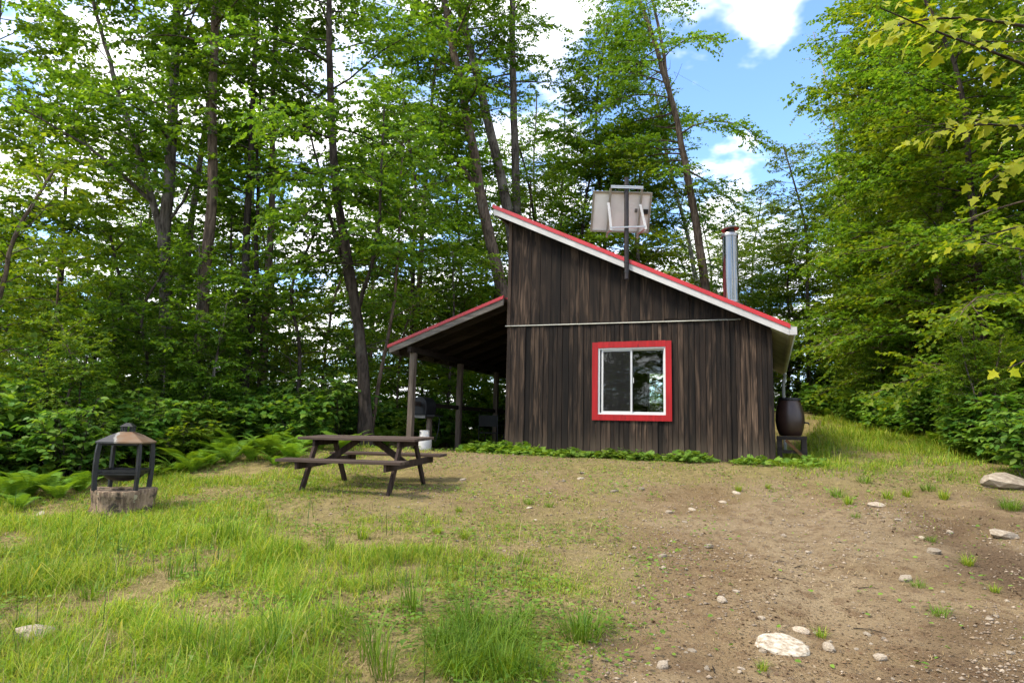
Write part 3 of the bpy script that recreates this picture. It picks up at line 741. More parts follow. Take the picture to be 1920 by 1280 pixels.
# rain barrel and its stand
bx_, by_ = 0.275, 0.95
gb = -0.02
st = thing('barrel_stand', 'dark wooden stand under the rain barrel at the cabin corner', 'stand', tuple(c2w(bx_, by_, 0)), ROTC)
for sx in (-1, 1):
    for sy in (-1, 1):
        MB().box(sx * 0.20 - 0.04, sx * 0.20 + 0.04, sy * 0.2 - 0.04, sy * 0.2 + 0.04, -0.12, 0.40).build('leg', M['stand'], st)
MB().box(-0.245, 0.245, -0.245, 0.245, 0.402, 0.47).build('top_board', M['stand'], st)
MB().bar((0.19, -0.248, 0.10), (-0.10, -0.248, 0.40), 0.012, 0.05).build('brace', M['brace'], st)
MB().bar((-0.155, -0.2, 0.2), (0.155, -0.2, 0.2), 0.03, 0.06).build('stretcher', M['stand'], st)
br = thing('rain_barrel', 'brown round-bellied rain barrel on a stand at the cabin corner', 'barrel', tuple(c2w(bx_ - 0.015, by_, 0.472)), ROTC)
MB().lathe([(0.16, 0.0), (0.185, 0.012), (0.222, 0.12), (0.246, 0.26), (0.240, 0.38), (0.212, 0.52), (0.182, 0.60), (0.172, 0.625)], 32).build('body', M['barrel'], br, smooth=50)
MB().lathe([(0.174, 0.627), (0.190, 0.632), (0.190, 0.672), (0.10, 0.680)], 32).build('lid', M['black_metal'], br, smooth=30)
MB().lathe([(0.2475, 0.255), (0.2475, 0.261)], 32, close=False).build('seam', M['barrel'], br)
MB().tube([(0.23, -0.05, 0.24), (0.30, -0.066, 0.235), (0.305, -0.067, 0.20)], 0.014, 8).build('tap', M['black_metal'], br)

# gas grill on a post with its tank
gp = c2w(-6.90, 0.62); 
gr = thing('grill', 'black hooded gas grill on a wooden post behind the front porch post', 'grill', (gp[0], gp[1], CAB[2] - 0.03), ROTC)
MB().box(-0.045, 0.045, -0.045, 0.045, 0.0, 0.70).build('pedestal', M['porch_wood'], gr, loc=(0.03, 0, 0))
MB().box(-0.32, 0.05, -0.20, 0.20, 0.70, 0.76).build('tray', M['grey_metal'], gr, loc=(-0.02, 0, 0))
MB().box(0.035, 0.26, -0.19, 0.19, 0.735, 0.765).build('side_shelf', M['black_metal'], gr)
hp = [(-0.30, 0.762), (0.06, 0.762), (0.075, 0.95), (0.05, 1.06), (-0.02, 1.13), (-0.12, 1.155), (-0.22, 1.13), (-0.29, 1.06), (-0.315, 0.95)]
hm = MB(); n = len(hp); hm.poly([(x, -0.22, z) for x, z in hp] + [(x, 0.20, z) for x, z in hp], [tuple(range(n))] + [tuple(range(n, 2 * n))[::-1]] + [(i, n + i, n + (i + 1) % n, (i + 1) % n) for i in range(n)])
hm.build('hood', M['black_metal'], gr, smooth=35)
MB().box(-0.26, 0.02, -0.235, -0.222, 0.79, 0.96).build('front_panel', M['black_metal'], gr)
MB().bar((-0.24, -0.26, 1.0), (0.0, -0.26, 1.0), 0.02, 0.02).build('handle', M['black_metal'], gr)
MB().tube([(0.22, 0.1, 0.74), (0.23, 0.05, 0.45), (0.20, -0.02, 0.20), (0.08, -0.18, 0.36)], 0.011, 8).build('gas_hose', M['black_metal'], gr, smooth=60)
tp = c2w(-6.62, -0.02)
tk = thing('propane_tank', 'white propane tank standing on the porch slab beside the front post', 'gas tank', (tp[0], tp[1], CAB[2] - 0.03), ROTC)
MB().lathe([(0.10, 0.02), (0.13, 0.03), (0.148, 0.07), (0.152, 0.12), (0.152, 0.24), (0.146, 0.285), (0.12, 0.315), (0.07, 0.33)], 28).build('body', M['tank'], tk, smooth=60)
MB().lathe([(0.095, 0.0), (0.095, 0.03)], 24, close=False).build('foot_ring', M['tank'], tk)
co = MB()
for k in range(24):
    if k in (2, 3, 9, 10, 15, 16, 21, 22):
        zs = [(0.325, 0.36), (0.42, 0.445)]
    else: zs = [(0.325, 0.445)]
    t0, t1 = 2 * math.pi * k / 24, 2 * math.pi * (k + 1) / 24
    for za, zb in zs:
        co.hexa([(0.092 * math.cos(t0), 0.092 * math.sin(t0), za), (0.098 * math.cos(t0), 0.098 * math.sin(t0), za), (0.098 * math.cos(t1), 0.098 * math.sin(t1), za), (0.092 * math.cos(t1), 0.092 * math.sin(t1), za),
                 (0.092 * math.cos(t0), 0.092 * math.sin(t0), zb), (0.098 * math.cos(t0), 0.098 * math.sin(t0), zb), (0.098 * math.cos(t1), 0.098 * math.sin(t1), zb), (0.092 * math.cos(t1), 0.092 * math.sin(t1), zb)])
co.build('collar', M['tank'], tk)
MB().tube([(0, 0, 0.325), (0, 0, 0.40)], 0.02, 10).build('valve', M['brass'], tk)
# folding chair at the back of the porch
fp = c2w(-6.42, 2.75)
fc = thing('folding_chair', 'dark folding chair with square backrest at the back of the porch', 'chair', (fp[0], fp[1], CAB[2] - 0.03), ROTC)
MB().box(-0.23, 0.23, -0.012, 0.012, 0.56, 0.83).build('backrest', M['chair_cloth'], fc)
MB().box(-0.23, 0.23, 0.03, 0.42, 0.395, 0.425).build('seat', M['chair_cloth'], fc)
for sx in (-1, 1):
    MB().bar((sx * 0.245, 0.0, 0.86), (sx * 0.245, 0.03, 0.0), 0.022, 0.022).build('leg', M['black_metal'], fc)
    MB().bar((sx * 0.245, 0.42, 0.42), (sx * 0.245, 0.40, 0.0), 0.022, 0.022).build('leg', M['black_metal'], fc)
    MB().bar((sx * 0.245, 0.0, 0.60), (sx * 0.245, 0.42, 0.60), 0.03, 0.02).build('armrest', M['black_metal'], fc)
    MB().bar((sx * 0.245, 0.05, 0.06), (sx * 0.245, 0.40, 0.06), 0.016, 0.016).build('stretcher', M['grey_metal'], fc)

# picnic table, standing on the slope
ta = -0.262
tcx, tcy = -2.0, 9.33
lx = np.array([math.cos(ta), math.sin(ta)]); ly = np.array([-math.sin(ta), math.cos(ta)])
def gl(a, b): p = np.array([tcx, tcy]) + lx * a + ly * b; return G(p[0], p[1])
zc_ = np.mean([gl(a, b) for a in (-.6, .6) for b in (-.6, .6)])
sx_ = (gl(0.7, 0) - gl(-0.7, 0)) / 1.4; sy_ = (gl(0, .7) - gl(0, -.7)) / 1.4
pt = thing('picnic_table', 'brown wooden picnic table with attached benches on the grass before the porch', 'picnic table', (tcx, tcy, zc_ + 0.0), 0, rot=None)
pt.scale = (0.96, 0.96, 0.96)
ex = Vector((1, 0, sx_)).normalized(); ez = ex.cross(Vector((0, 1, sy_))).normalized(); ey = ez.cross(ex)
pt.rotation_euler = (Matrix.Rotation(ta, 3, 'Z') @ Matrix((ex, ey, ez)).transposed()).to_euler()
TL = 1.83
for i in range(5):
    yb = -0.355 + i * 0.144
    MB().box(-TL / 2, TL / 2, yb, yb + 0.136, 0.692, 0.730).build('top_board', M['table_wood'], pt, bevel=0.004)
for s in (-1, 1):
    for k in range(2):
        yb = s * 0.715 - 0.137 + k * 0.141 + random.uniform(-.003, .003)
        MB().box(-TL / 2 - 0.02, TL / 2 + 0.02, yb, yb + 0.133, 0.415, 0.453).build('seat_board', M['table_wood'], pt, bevel=0.004)
for x in (-0.66, 0.66):
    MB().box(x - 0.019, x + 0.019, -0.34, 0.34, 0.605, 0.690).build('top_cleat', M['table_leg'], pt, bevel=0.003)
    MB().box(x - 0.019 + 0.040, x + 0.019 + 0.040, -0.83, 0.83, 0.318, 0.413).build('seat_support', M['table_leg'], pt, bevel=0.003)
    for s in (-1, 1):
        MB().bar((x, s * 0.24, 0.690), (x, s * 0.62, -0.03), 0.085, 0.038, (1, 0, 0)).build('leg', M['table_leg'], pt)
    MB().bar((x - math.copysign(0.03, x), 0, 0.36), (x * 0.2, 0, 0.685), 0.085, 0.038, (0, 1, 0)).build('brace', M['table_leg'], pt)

# tree stump with the fire pit standing on it
sx0, sy0 = -4.62, 8.05
gs = G(sx0, sy0) - 0.01
stp = thing('stump', 'sawn tree stump with weathered sides under the black fire pit', 'stump', (sx0, sy0, gs))
m = MB(); n = 72; prof = []
for j, (rr, z) in enumerate([(0.37, -0.08), (0.345, 0.0), (0.325, 0.06), (0.328, 0.13), (0.342, 0.20), (0.350, 0.262), (0.342, 0.274), (0.2, 0.268), (0.02, 0.266)]):
    for k in range(n):
        t = 2 * math.pi * k / n
        q = 1 + 0.05 * math.sin(3 * t + 0.6) + 0.035 * math.sin(7 * t + 1) + 0.022 * math.sin(17 * t) * (1 if j < 6 else 0.6) + (0.10 * max(0, math.sin(5 * t + 2)) if j < 2 else 0)
        q += 0.018 * math.sin(29 * t + j * 0.4)
        m.v.append((rr * q * math.cos(t), rr * q * math.sin(t) * 0.92, z + 0.012 * math.sin(2 * t + 1) * (j > 3)))
for j in range(8):
    for k in range(n): m.f.append((j * n + k, j * n + (k + 1) % n, (j + 1) * n + (k + 1) % n, (j + 1) * n + k))
m.f.append(tuple(8 * n + k for k in range(n)))
m.build('trunk_block', M['stump'], stp, smooth=60)
fpz = gs + 0.268
fpit = thing('fire_pit', 'black square outdoor fire pit with rusty lantern roof standing on a stump', 'fire pit', (sx0 - 0.02, sy0, fpz), math.radians(-34.5))
hr = 0.33                                              # corner radius
for k in range(4):
    t = math.pi / 2 * k; c, s = math.cos(t), math.sin(t)
    pts = [(c * hr * q, s * hr * q, z) for q, z in ((0.95, 0.0), (0.98, 0.16), (0.985, 0.30), (0.965, 0.44), (0.92, 0.555))]
    m = MB()
    for a, b in zip(pts[:-1], pts[1:]): m.bar(a, b, 0.034, 0.05, (c, s, 0))
    m.build('post', M['black_metal'], fpit)
for z, wv, hv, q in ((0.222, 0.012, 0.030, 0.95), (0.188, 0.012, 0.022, 0.95), (0.535, 0.012, 0.03, 0.88)):
    for k in range(4):
        a, b = math.pi / 2 * k, math.pi / 2 * (k + 1)
        MB().bar((math.cos(a) * hr * q, math.sin(a) * hr * q, z), (math.cos(b) * hr * q, math.sin(b) * hr * q, z), wv, hv).build('rail', M['black_metal'], fpit)
MB().lathe([(0.23, 0.205), (0.215, 0.16), (0.16, 0.115), (0.06, 0.095), (0.055, 0.10), (0.155, 0.122), (0.208, 0.165), (0.224, 0.205)], 24, close=False).build('bowl', M['black_metal'], fpit, smooth=60)
m = MB(); R0, R1 = 0.358, 0.085
lo = [(R0 * math.cos(math.pi / 2 * k), R0 * math.sin(math.pi / 2 * k)) for k in range(4)]
hi = [(R1 * math.cos(math.pi / 2 * k), R1 * math.sin(math.pi / 2 * k)) for k in range(4)]
m.poly([(x, y, 0.545) for x, y in lo] + [(x, y, 0.562) for x, y in lo] + [(x * 2.3, y * 2.3, 0.640) for x, y in hi] + [(x, y, 0.680) for x, y in hi] + [(x, y, 0.60) for x, y in hi],
       [(i, (i + 1) % 4, 4 + (i + 1) % 4, 4 + i) for i in range(4)] + [(4 + i, 4 + (i + 1) % 4, 8 + (i + 1) % 4, 8 + i) for i in range(4)] + [(8 + i, 8 + (i + 1) % 4, 12 + (i + 1) % 4, 12 + i) for i in range(4)] + [(12, 13, 14, 15), (16, 17, 1, 0), (17, 18, 2, 1), (18, 19, 3, 2), (19, 16, 0, 3)])
m.build('roof', M['rust'], fpit, rot=(0, 0, 0))
for k in range(8):
    t = math.pi / 4 * k; rr = 0.078 if k % 2 == 0 else 0.056
    MB().box(-0.007, 0.007, -0.007, 0.007, 0.681, 0.742).build('cap_post', M['black_metal'], fpit, loc=(rr * math.cos(t), rr * math.sin(t), 0))
m = MB(); m.poly([(0.105, 0, 0.742), (0, 0.105, 0.742), (-0.105, 0, 0.742), (0, -0.105, 0.742), (0.03, 0, 0.785), (0, 0.03, 0.785), (-0.03, 0, 0.785), (0, -0.03, 0.785)],
       [(3, 2, 1, 0), (0, 1, 5, 4), (1, 2, 6, 5), (2, 3, 7, 6), (3, 0, 4, 7), (4, 5, 6, 7)])
m.build('cap', M['black_metal'], fpit)

# ================================================================== VEGETATION
# ---- leaf templates: x along the leaf, y across, z out of the blade
L_SIMPLE = (np.array([(0, 0, 0), (1, 0, -0.10), (0.42, 0.40, 0.07), (0.42, -0.40, 0.07)], float), np.array([(0, 1, 2), (0, 3, 1)]))
_mp = [(0, 0), (-0.05, 0.32), (0.14, 0.25), (0.38, 0.56), (0.48, 0.27), (0.70, 0.22), (1.0, 0.0)]
def lobed():
    v = [(0.30, 0, 0.0)]; up_ = [(x, y, 0.10 * abs(y) * 2 - 0.10 * x * x) for x, y in _mp]
    lo_ = [(x, -y, z) for x, y, z in up_[1:-1]][::-1]
    ring = up_ + lo_
    v += ring; n = len(ring)
    return np.array(v, float), np.array([(0, 1 + i, 1 + (i + 1) % n) for i in range(n)])
L_MAPLE = lobed()
L_OVAL = (np.array([(0, 0, 0), (0.28, 0.30, 0.05), (0.66, 0.27, 0.03), (1, 0, -0.10), (0.66, -0.27, 0.03), (0.28, -0.30, 0.05)], float),
          np.array([(0, 3, 1), (1, 3, 2), (0, 5, 3), (5, 4, 3)]))
L_ROUND = (np.array([(0.5, 0, -0.04)] + [(0.5 + 0.5 * math.cos(t), 0.5 * math.sin(t), 0.05 * math.cos(2 * t)) for t in np.linspace(math.pi * 0.06, math.pi * 1.94, 8)] + [(0.34, 0, -0.05)], float),
           np.array([(0, 1 + i, 2 + i) for i in range(7)]))
def unit(a): return a / np.maximum(np.linalg.norm(a, axis=-1, keepdims=True), 1e-9)
def leaves(tmpl, P, X, N, S):
    """arrays of positions, directions, normals, sizes -> vertices, faces"""
    tv_, tf = tmpl
    X = unit(X); Y = unit(np.cross(N, X)); Z = np.cross(X, Y)
    V = P[:, None, :] + S[:, None, None] * (tv_[None, :, 0:1] * X[:, None] + tv_[None, :, 1:2] * Y[:, None] + tv_[None, :, 2:3] * Z[:, None])
    F = tf[None] + (np.arange(len(P)) * len(tv_))[:, None, None]
    return V.reshape(-1, 3), F.reshape(-1, 3)
def tubes(lst):
    """list of (points, radii, sides) -> vertices, quads"""
    Vs, Fs, o = [], [], 0
    for pts, rad, n in lst:
        m = len(pts); T = np.gradient(pts, axis=0); T = unit(T)
        ref = np.array([0.31, 0.95, 0.05]) if abs(T[0, 2]) > 0.6 else np.array([0.05, 0.1, 1.0])
        A = unit(np.cross(T, ref)); B = np.cross(T, A)
        an = 2 * np.pi * np.arange(n) / n
        ring = pts[:, None] + rad[:, None, None] * (np.cos(an)[None, :, None] * A[:, None] + np.sin(an)[None, :, None] * B[:, None])
        Vs.append(ring.reshape(-1, 3)); i = np.arange(m - 1)[:, None] * n; k = np.arange(n)[None]; k2 = (k + 1) % n
        Fs.append((np.stack([i + k, i + k2, i + n + k2, i + n + k], -1).reshape(-1, 4)) + o); o += m * n
    return np.concatenate(Vs), np.concatenate(Fs)

def poly_at(pts, t):
    """point and tangent at fraction t of a polyline"""
    d = np.linalg.norm(np.diff(pts, axis=0), axis=1); s = np.concatenate([[0], np.cumsum(d)]); x = t * s[-1]
    i = min(np.searchsorted(s, x, side='right') - 1, len(d) - 1)
    f = (x - s[i]) / d[i]
    return pts[i] * (1 - f) + pts[i + 1] * f, unit(pts[i + 1] - pts[i])
def smooth_path(pts, n, wob, rng):
    pts = np.asarray(pts, float)
    d = np.concatenate([[0], np.cumsum(np.linalg.norm(np.diff(pts, axis=0), axis=1))]); s = np.linspace(0, d[-1], n)
    out = np.stack([np.interp(s, d, pts[:, i]) for i in range(3)], -1)
    for _ in range(2): out[1:-1] = 0.25 * out[:-2] + 0.5 * out[1:-1] + 0.25 * out[2:]
    w_ = np.cumsum(rng.normal(0, wob, (n, 2)), axis=0); w_ -= np.linspace(0, 1, n)[:, None] * w_[-1]
    out[:, :2] += w_
    return out

def gen_tree(seed, stems, leaf=0.11, tmpl=L_SIMPLE, mat='leaf_maple', barkm='bark_grey', twig_leaves=11, sub_gap=0.20, twig_gap=0.135, e_lo=8, e_hi=48, droop=0.25, trunk_sides=12, flat=0.42):
    """stems: dicts with pts, r0, r1, t0 (where limbs begin), t1, nl (limbs), L (limb length), shape"""
    rng = np.random.default_rng(seed)
    trunk, limbs, LP, LX, LN, LS = [], [], [], [], [], []
    for st_ in stems:
        pts = smooth_path(st_['pts'], st_.get('n', 18), st_.get('wob', 0.02), rng); n = len(pts)
        rad = st_['r0'] + (st_['r1'] - st_['r0']) * np.linspace(0, 1, n) ** 0.85
        if st_.get('flare', True):
            h = np.concatenate([[0], np.cumsum(np.linalg.norm(np.diff(pts, axis=0), axis=1))]); rad = rad * (1 + 0.55 * np.exp(-h / 0.35))
        trunk.append((pts, rad, trunk_sides))
        nl = st_['nl']; az = rng.uniform(0, 6.28)
        for k in range(st_.get('dead', 5)):             # bare dead twigs below the crown
            p0, tg = poly_at(pts, st_['t0'] * rng.uniform(0.35, 1.0)); a_ = rng.uniform(0, 6.28); d_ = np.array([math.cos(a_), math.sin(a_), rng.uniform(-0.1, 0.6)]); l_ = rng.uniform(0.3, 1.3)
            e1 = p0 + d_ * l_ * .5 + rng.normal(0, .06, 3); e2 = p0 + d_ * l_ + rng.normal(0, .12, 3)
            limbs.append((np.array([p0, e1, e2]), np.array([0.012, 0.008, 0.003]), 4))
            limbs.append((np.array([e1, e1 + rng.normal(0, .2, 3), e1 + rng.normal(0, .35, 3) + d_ * .2]), np.array([0.006, 0.004, 0.002]), 3))
        for k in range(nl):
            f = (k + rng.uniform(0, 0.9)) / nl
            t = st_['t0'] + (st_.get('t1', 0.98) - st_['t0']) * f
            az += 2.399 + rng.normal(0, 0.35)
            if 'bias' in st_:                       # crown grown towards the light
                while rng.random() > 0.5 + 0.5 * math.cos(az - st_['bias']) * st_.get('bw', 0.8): az += 1.1
            p0, tg = poly_at(pts, t)
            prof = st_.get('shape', lambda q: 0.55 + 0.9 * q * (1 - q) * 2 - 0.45 * q)(f)
            Lm = st_['L'] * prof * rng.uniform(0.7, 1.2)
            el = math.radians(e_lo + (e_hi - e_lo) * f + rng.normal(0, 9))
            d = np.array([math.cos(az) * math.cos(el), math.sin(az) * math.cos(el), math.sin(el)])
            m = 7; P = [p0]; step = Lm / (m - 1)
            for j in range(1, m):
                d = unit(d + rng.normal(0, 0.10, 3) + np.array([0, 0, -droop * (j / m) * 0.55]))
                P.append(P[-1] + d * step)
            P = np.array(P); r_ = np.linspace(max(0.010, min(0.32 * np.interp(t, np.linspace(0, 1, n), rad), 0.016 * Lm + 0.008)), 0.004, m)
            limbs.append((P, r_, 5))
            ns = max(3, int(Lm * 0.85 / sub_gap))
            for j in range(ns):
                s = 0.16 + 0.84 * (j + rng.uniform(0, 0.8)) / ns; s = min(s, 0.995)
                q0, tq = poly_at(P, s); side = 1 if j % 2 else -1
                hd = unit(np.array([tq[0], tq[1], 0.0]) + 1e-6); pr = np.array([-hd[1], hd[0], 0])
                an = math.radians(rng.uniform(30, 62))
                d2 = unit(tq * math.cos(an) + pr * side * math.sin(an) + np.array([0, 0, rng.normal(-0.02, 0.26)]))
                L2 = max(0.30, 0.46 * Lm * (1.12 - s) * rng.uniform(0.7, 1.25))
                q1 = q0 + d2 * L2 * 0.5 + rng.normal(0, 0.03, 3); q2 = q0 + d2 * L2 + np.array([0, 0, -0.10 * L2]) + rng.normal(0, 0.04, 3)
                Q = np.array([q0, q1, q2]); limbs.append((Q, np.array([0.008, 0.005, 0.002]) * (0.7 + 0.25 * L2), 3))
                nt = max(2, int(L2 / twig_gap))
                h2 = unit(np.array([d2[0], d2[1], 0.0]) + 1e-6); p2 = np.array([-h2[1], h2[0], 0])
                for i in range(nt + 1):
                    u = (i + rng.uniform(0.2, 1.0)) / (nt + 1); b = q0 + (q1 - q0) * min(1, 2 * u) + (q2 - q1) * max(0, 2 * u - 1)
                    sd = 1 if i % 2 else -1; a3 = math.radians(rng.uniform(25, 60)) if i < nt else 0
                    d3 = unit(d2 * math.cos(a3) + p2 * sd * math.sin(a3) + np.array([0, 0, rng.normal(-0.08, 0.24)]))
                    L3 = rng.uniform(0.22, 0.5); nlv = max(3, int(twig_leaves * rng.uniform(0.55, 1.3)))
                    uu = (np.arange(nlv) + rng.uniform(0, 1, nlv)) / nlv
                    lp = b + d3[None] * (uu * L3)[:, None]; lp[:, 2] -= 0.10 * L3 * uu ** 2
                    sg = np.where(np.arange(nlv) % 2 == 0, 1.0, -1.0)[:, None]; p3 = unit(np.cross([0, 0, 1.0], d3))
                    x_ = d3[None] * 0.65 + p3[None] * sg * 0.8 + rng.normal(0, 0.3, (nlv, 3)); x_[:, 2] -= 0.25
                    LP.append(lp); LX.append(x_); LN.append(np.array([0, 0, 1.0]) + rng.normal(0, flat, (nlv, 3))); LS.append(leaf * rng.uniform(0.65, 1.2, nlv))
    LP, LX, LN, LS = map(np.concatenate, (LP, LX, LN, LS))
    V, F = leaves(tmpl, LP, LX, LN, LS)
    crown = np_mesh('crown', V, F, M[mat])
    tvv, tff = tubes(trunk + limbs); tme = np_mesh('trunk', tvv, tff, M[barkm], True)
    return dict(trunk=tme, crown=crown, n=len(LP))
TREE_LEAVES = 0
def place_tree(t, name, label, loc, rotz=0.0, scale=1.0, group=None, cat='tree'):
    o = thing(name, label, cat, loc, rotz, group); o.scale = (scale,) * 3 if not hasattr(scale, '__len__') else scale
    for k in ('trunk', 'crown'): link(k, t[k], o)
    return o

def pix_path(pixels, Y, base_drop=True, height=None, dY=0.0):
    """trunk line through picture points at distance Y, carried down to the soil and up to a full height"""
    P = [at(px, py, Y + dY * i / max(1, len(pixels) - 1)) for i, (px, py) in enumerate(pixels)]
    P = np.array(P)
    if base_drop:
        g = G(P[0, 0], P[0, 1]) - 0.1
        if P[0, 2] > g + 0.3:
            d = P[0] - P[1]; d = d / abs(d[2]) * (P[0, 2] - g); d[:2] *= 0.4
            P = np.concatenate([[P[0] + d], P])
        else: P[0, 2] = g
    if height:
        zt = P[0, 2] + height
        if P[-1, 2] < zt:
            d = P[-1] - P[-2]; d = d / d[2] * (zt - P[-1, 2]); d[:2] *= 0.6
            P = np.concatenate([P, [P[-1] + d]])
    return P
def custom(seed, name, label, stems, **kw):
    """a tree whose trunk lines are given in world space"""
    base = stems[0]['pts'][0].copy()
    for s in stems: s['pts'] = s['pts'] - base
    t = gen_tree(seed, stems, **kw)
    return place_tree(t, name, label, tuple(base))

# ---- the trees one can tell apart
P = pix_path([(318, 680), (313, 520), (312, 410), (322, 250), (330, 60), (332, -60)], 15.0, height=16)
i0 = P[3] if len(P) > 6 else P[2]
S1 = np.array([at(311, 470, 15.0), at(292, 385, 14.9), at(270, 310, 14.7), at(235, 200, 14.5), at(190, 60, 14.4), at(150, -80, 14.2)])
S2 = np.array([at(291, 388, 14.9), at(235, 332, 14.5), at(160, 275, 14.0), at(80, 225, 13.6), at(10, 190, 13.3)])
S3 = np.array([at(320, 410, 15.0), at(350, 370, 15.2), at(372, 310, 15.4), at(380, 230, 15.6)])
custom(21, 'maple_tree', 'big maple with forked grey trunk left of the fire pit, limbs spreading left',
       [dict(pts=P, r0=0.19, r1=0.05, t0=0.40, nl=26, L=4.4, n=22), dict(pts=S1, r0=0.09, r1=0.03, t0=0.25, nl=16, L=3.2, flare=False),
        dict(pts=S2, r0=0.055, r1=0.012, t0=0.25, nl=12, L=1.9, flare=False), dict(pts=S3, r0=0.04, r1=0.01, t0=0.3, nl=8, L=1.6, flare=False)], barkm='bark_grey', leaf=0.12)
P = pix_path([(378, 665), (385, 560), (393, 420), (398, 250), (402, 100), (408, -40)], 14.0, height=17)
custom(22, 'maple_tree', 'straight slim brown trunk right beside the forked maple', [dict(pts=P, r0=0.155, r1=0.04, t0=0.50, nl=24, L=3.4, n=22)], barkm='bark_brown', leaf=0.115)
P = pix_path([(105, 690), (108, 600), (118, 470), (128, 300), (135, 120)], 17.0, height=11)
custom(23, 'maple_tree', 'thin dark-stemmed young tree far left above the undergrowth', [dict(pts=P, r0=0.085, r1=0.02, t0=0.22, nl=30, L=3.6, n=18)], mat='leaf_bright', barkm='bark_dark', leaf=0.12)
P = pix_path([(328, 640), (342, 500), (352, 430), (366, 360), (385, 240)], 19.0, height=14)
S1 = np.array([at(336, 520, 19.0), at(360, 490, 19.1), at(384, 455, 19.2), at(410, 380, 19.3)])
custom(24, 'maple_tree', 'pale forked tree showing between the two tall maple trunks', [dict(pts=P, r0=0.16, r1=0.04, t0=0.42, nl=20, L=3.0), dict(pts=S1, r0=0.08, r1=0.02, t0=0.4, nl=8, L=1.8, flare=False)], barkm='bark_grey')
P = pix_path([(462, 800), (460, 640), (455, 480), (462, 330), (470, 150)], 14.6, height=14)
S1 = np.array([at(462, 700, 14.6), at(474, 560, 14.7), at(478, 420, 14.8), at(482, 280, 14.9), at(490, 120, 15)])
custom(25, 'birch_tree', 'dark twin-stemmed tree rising left of the picnic table', [dict(pts=P, r0=0.11, r1=0.03, t0=0.38, nl=20, L=2.6), dict(pts=S1, r0=0.07, r1=0.02, t0=0.45, nl=14, L=2.2, flare=False)], barkm='bark_dark', mat='leaf_dark')
P = pix_path([(487, 800), (494, 680), (500, 520), (506, 350), (512, 180)], 15.5, height=15)
custom(26, 'maple_tree', 'slender grey trunk just right of the dark twin stems', [dict(pts=P, r0=0.115, r1=0.03, t0=0.45, nl=22, L=2.9)], barkm='bark_brown')
P = pix_path([(684, 800), (678, 700), (662, 580), (640, 450), (622, 330), (616, 180), (612, 20)], 13.6, height=15)
S1 = np.array([at(655, 545, 13.6), at(640, 470, 13.8), at(612, 380, 14.1), at(585, 280, 14.4), at(560, 150, 14.6)])
S2 = np.array([at(664, 590, 13.6), at(690, 520, 13.5), at(705, 430, 13.4), at(712, 330, 13.2), at(720, 200, 13.0)])
custom(27, 'maple_tree', 'dark leaning tree behind the picnic table with dense low crown', [dict(pts=P, r0=0.135, r1=0.03, t0=0.28, nl=34, L=3.3), dict(pts=S1, r0=0.05, r1=0.015, t0=0.2, nl=14, L=2.3, flare=False), dict(pts=S2, r0=0.05, r1=0.015, t0=0.2, nl=14, L=2.3, flare=False)], barkm='bark_dark', mat='leaf_dark', e_lo=-4, leaf=0.105)
P = pix_path([(700, 800), (712, 720), (728, 650), (742, 560), (748, 400)], 14.4, height=8)
custom(28, 'sapling', 'thin brown sapling leaning right beside the porch roof edge', [dict(pts=P, r0=0.05, r1=0.012, t0=0.35, nl=20, L=1.7)], barkm='bark_brown', mat='leaf_dark', leaf=0.10)
P = pix_path([(948, 560), (941, 543), (922, 450), (902, 372), (871, 206), (845, 88), (832, 0), (822, -90)], 21.5, height=19)
S1 = np.array([at(893, 350, 21.5), at(868, 315, 21.3), at(838, 275, 21.0), at(820, 190, 20.6)])
custom(29, 'maple_tree', 'leftmost of three tall grey trunks behind the cabin, leaning left', [dict(pts=P, r0=0.27, r1=0.08, t0=0.52, nl=22, L=4.0, n=24), dict(pts=S1, r0=0.09, r1=0.02, t0=0.25, nl=10, L=2.2, flare=False)], barkm='bark_brown')
P = pix_path([(966, 480), (950, 380), (932, 306), (906, 188), (880, 74), (862, 0), (846, -90)], 22.5, height=20)
custom(30, 'maple_tree', 'middle of three tall grey trunks behind the cabin, leaning left', [dict(pts=P, r0=0.27, r1=0.09, t0=0.56, nl=20, L=3.8, n=24)], barkm='bark_grey')
P = pix_path([(968, 480), (965, 394), (961, 175), (959, 0), (957, -100)], 23.0, height=20)
custom(31, 'maple_tree', 'rightmost of three tall grey trunks behind the cabin, upright', [dict(pts=P, r0=0.21, r1=0.09, t0=0.60, nl=20, L=3.6, n=24)], barkm='bark_grey')
P = pix_path([(1012, 480), (1004, 400), (995, 345), (980, 300), (968, 262)], 25.0, height=11)
custom(32, 'maple_tree', 'crooked thin tree between the tall trunks and the solar panel', [dict(pts=P, r0=0.12, r1=0.03, t0=0.5, nl=16, L=2.6)], barkm='bark_dark')
P = pix_path([(1322, 540), (1312, 470), (1290, 330), (1272, 240), (1255, 180), (1232, 100), (1205, 20), (1180, -50), (1150, -140)], 22.0, height=17)
S1 = np.array([at(1258, 190, 22), at(1240, 90, 22), at(1222, 0, 22), at(1208, -80, 22)])
custom(33, 'birch_tree', 'tall left-leaning tree with bare lower trunk right of the solar panel', [dict(pts=P, r0=0.20, r1=0.04, t0=0.44, nl=40, L=4.6, n=26, bias=math.pi, bw=0.85), dict(pts=S1, r0=0.08, r1=0.03, t0=0.2, nl=10, L=2.4, flare=False, bias=math.pi)], barkm='bark_brown', leaf=0.10, droop=0.45, e_lo=-5, e_hi=35)
P = pix_path([(1304, 520), (1292, 455), (1272, 380), (1258, 330), (1240, 250)], 25.0, height=13)
custom(34, 'birch_tree', 'pale-barked birch half hidden left of the leaning trunk', [dict(pts=P, r0=0.13, r1=0.04, t0=0.35, nl=26, L=2.9)], barkm='bark_pale', mat='leaf_dark', leaf=0.10)
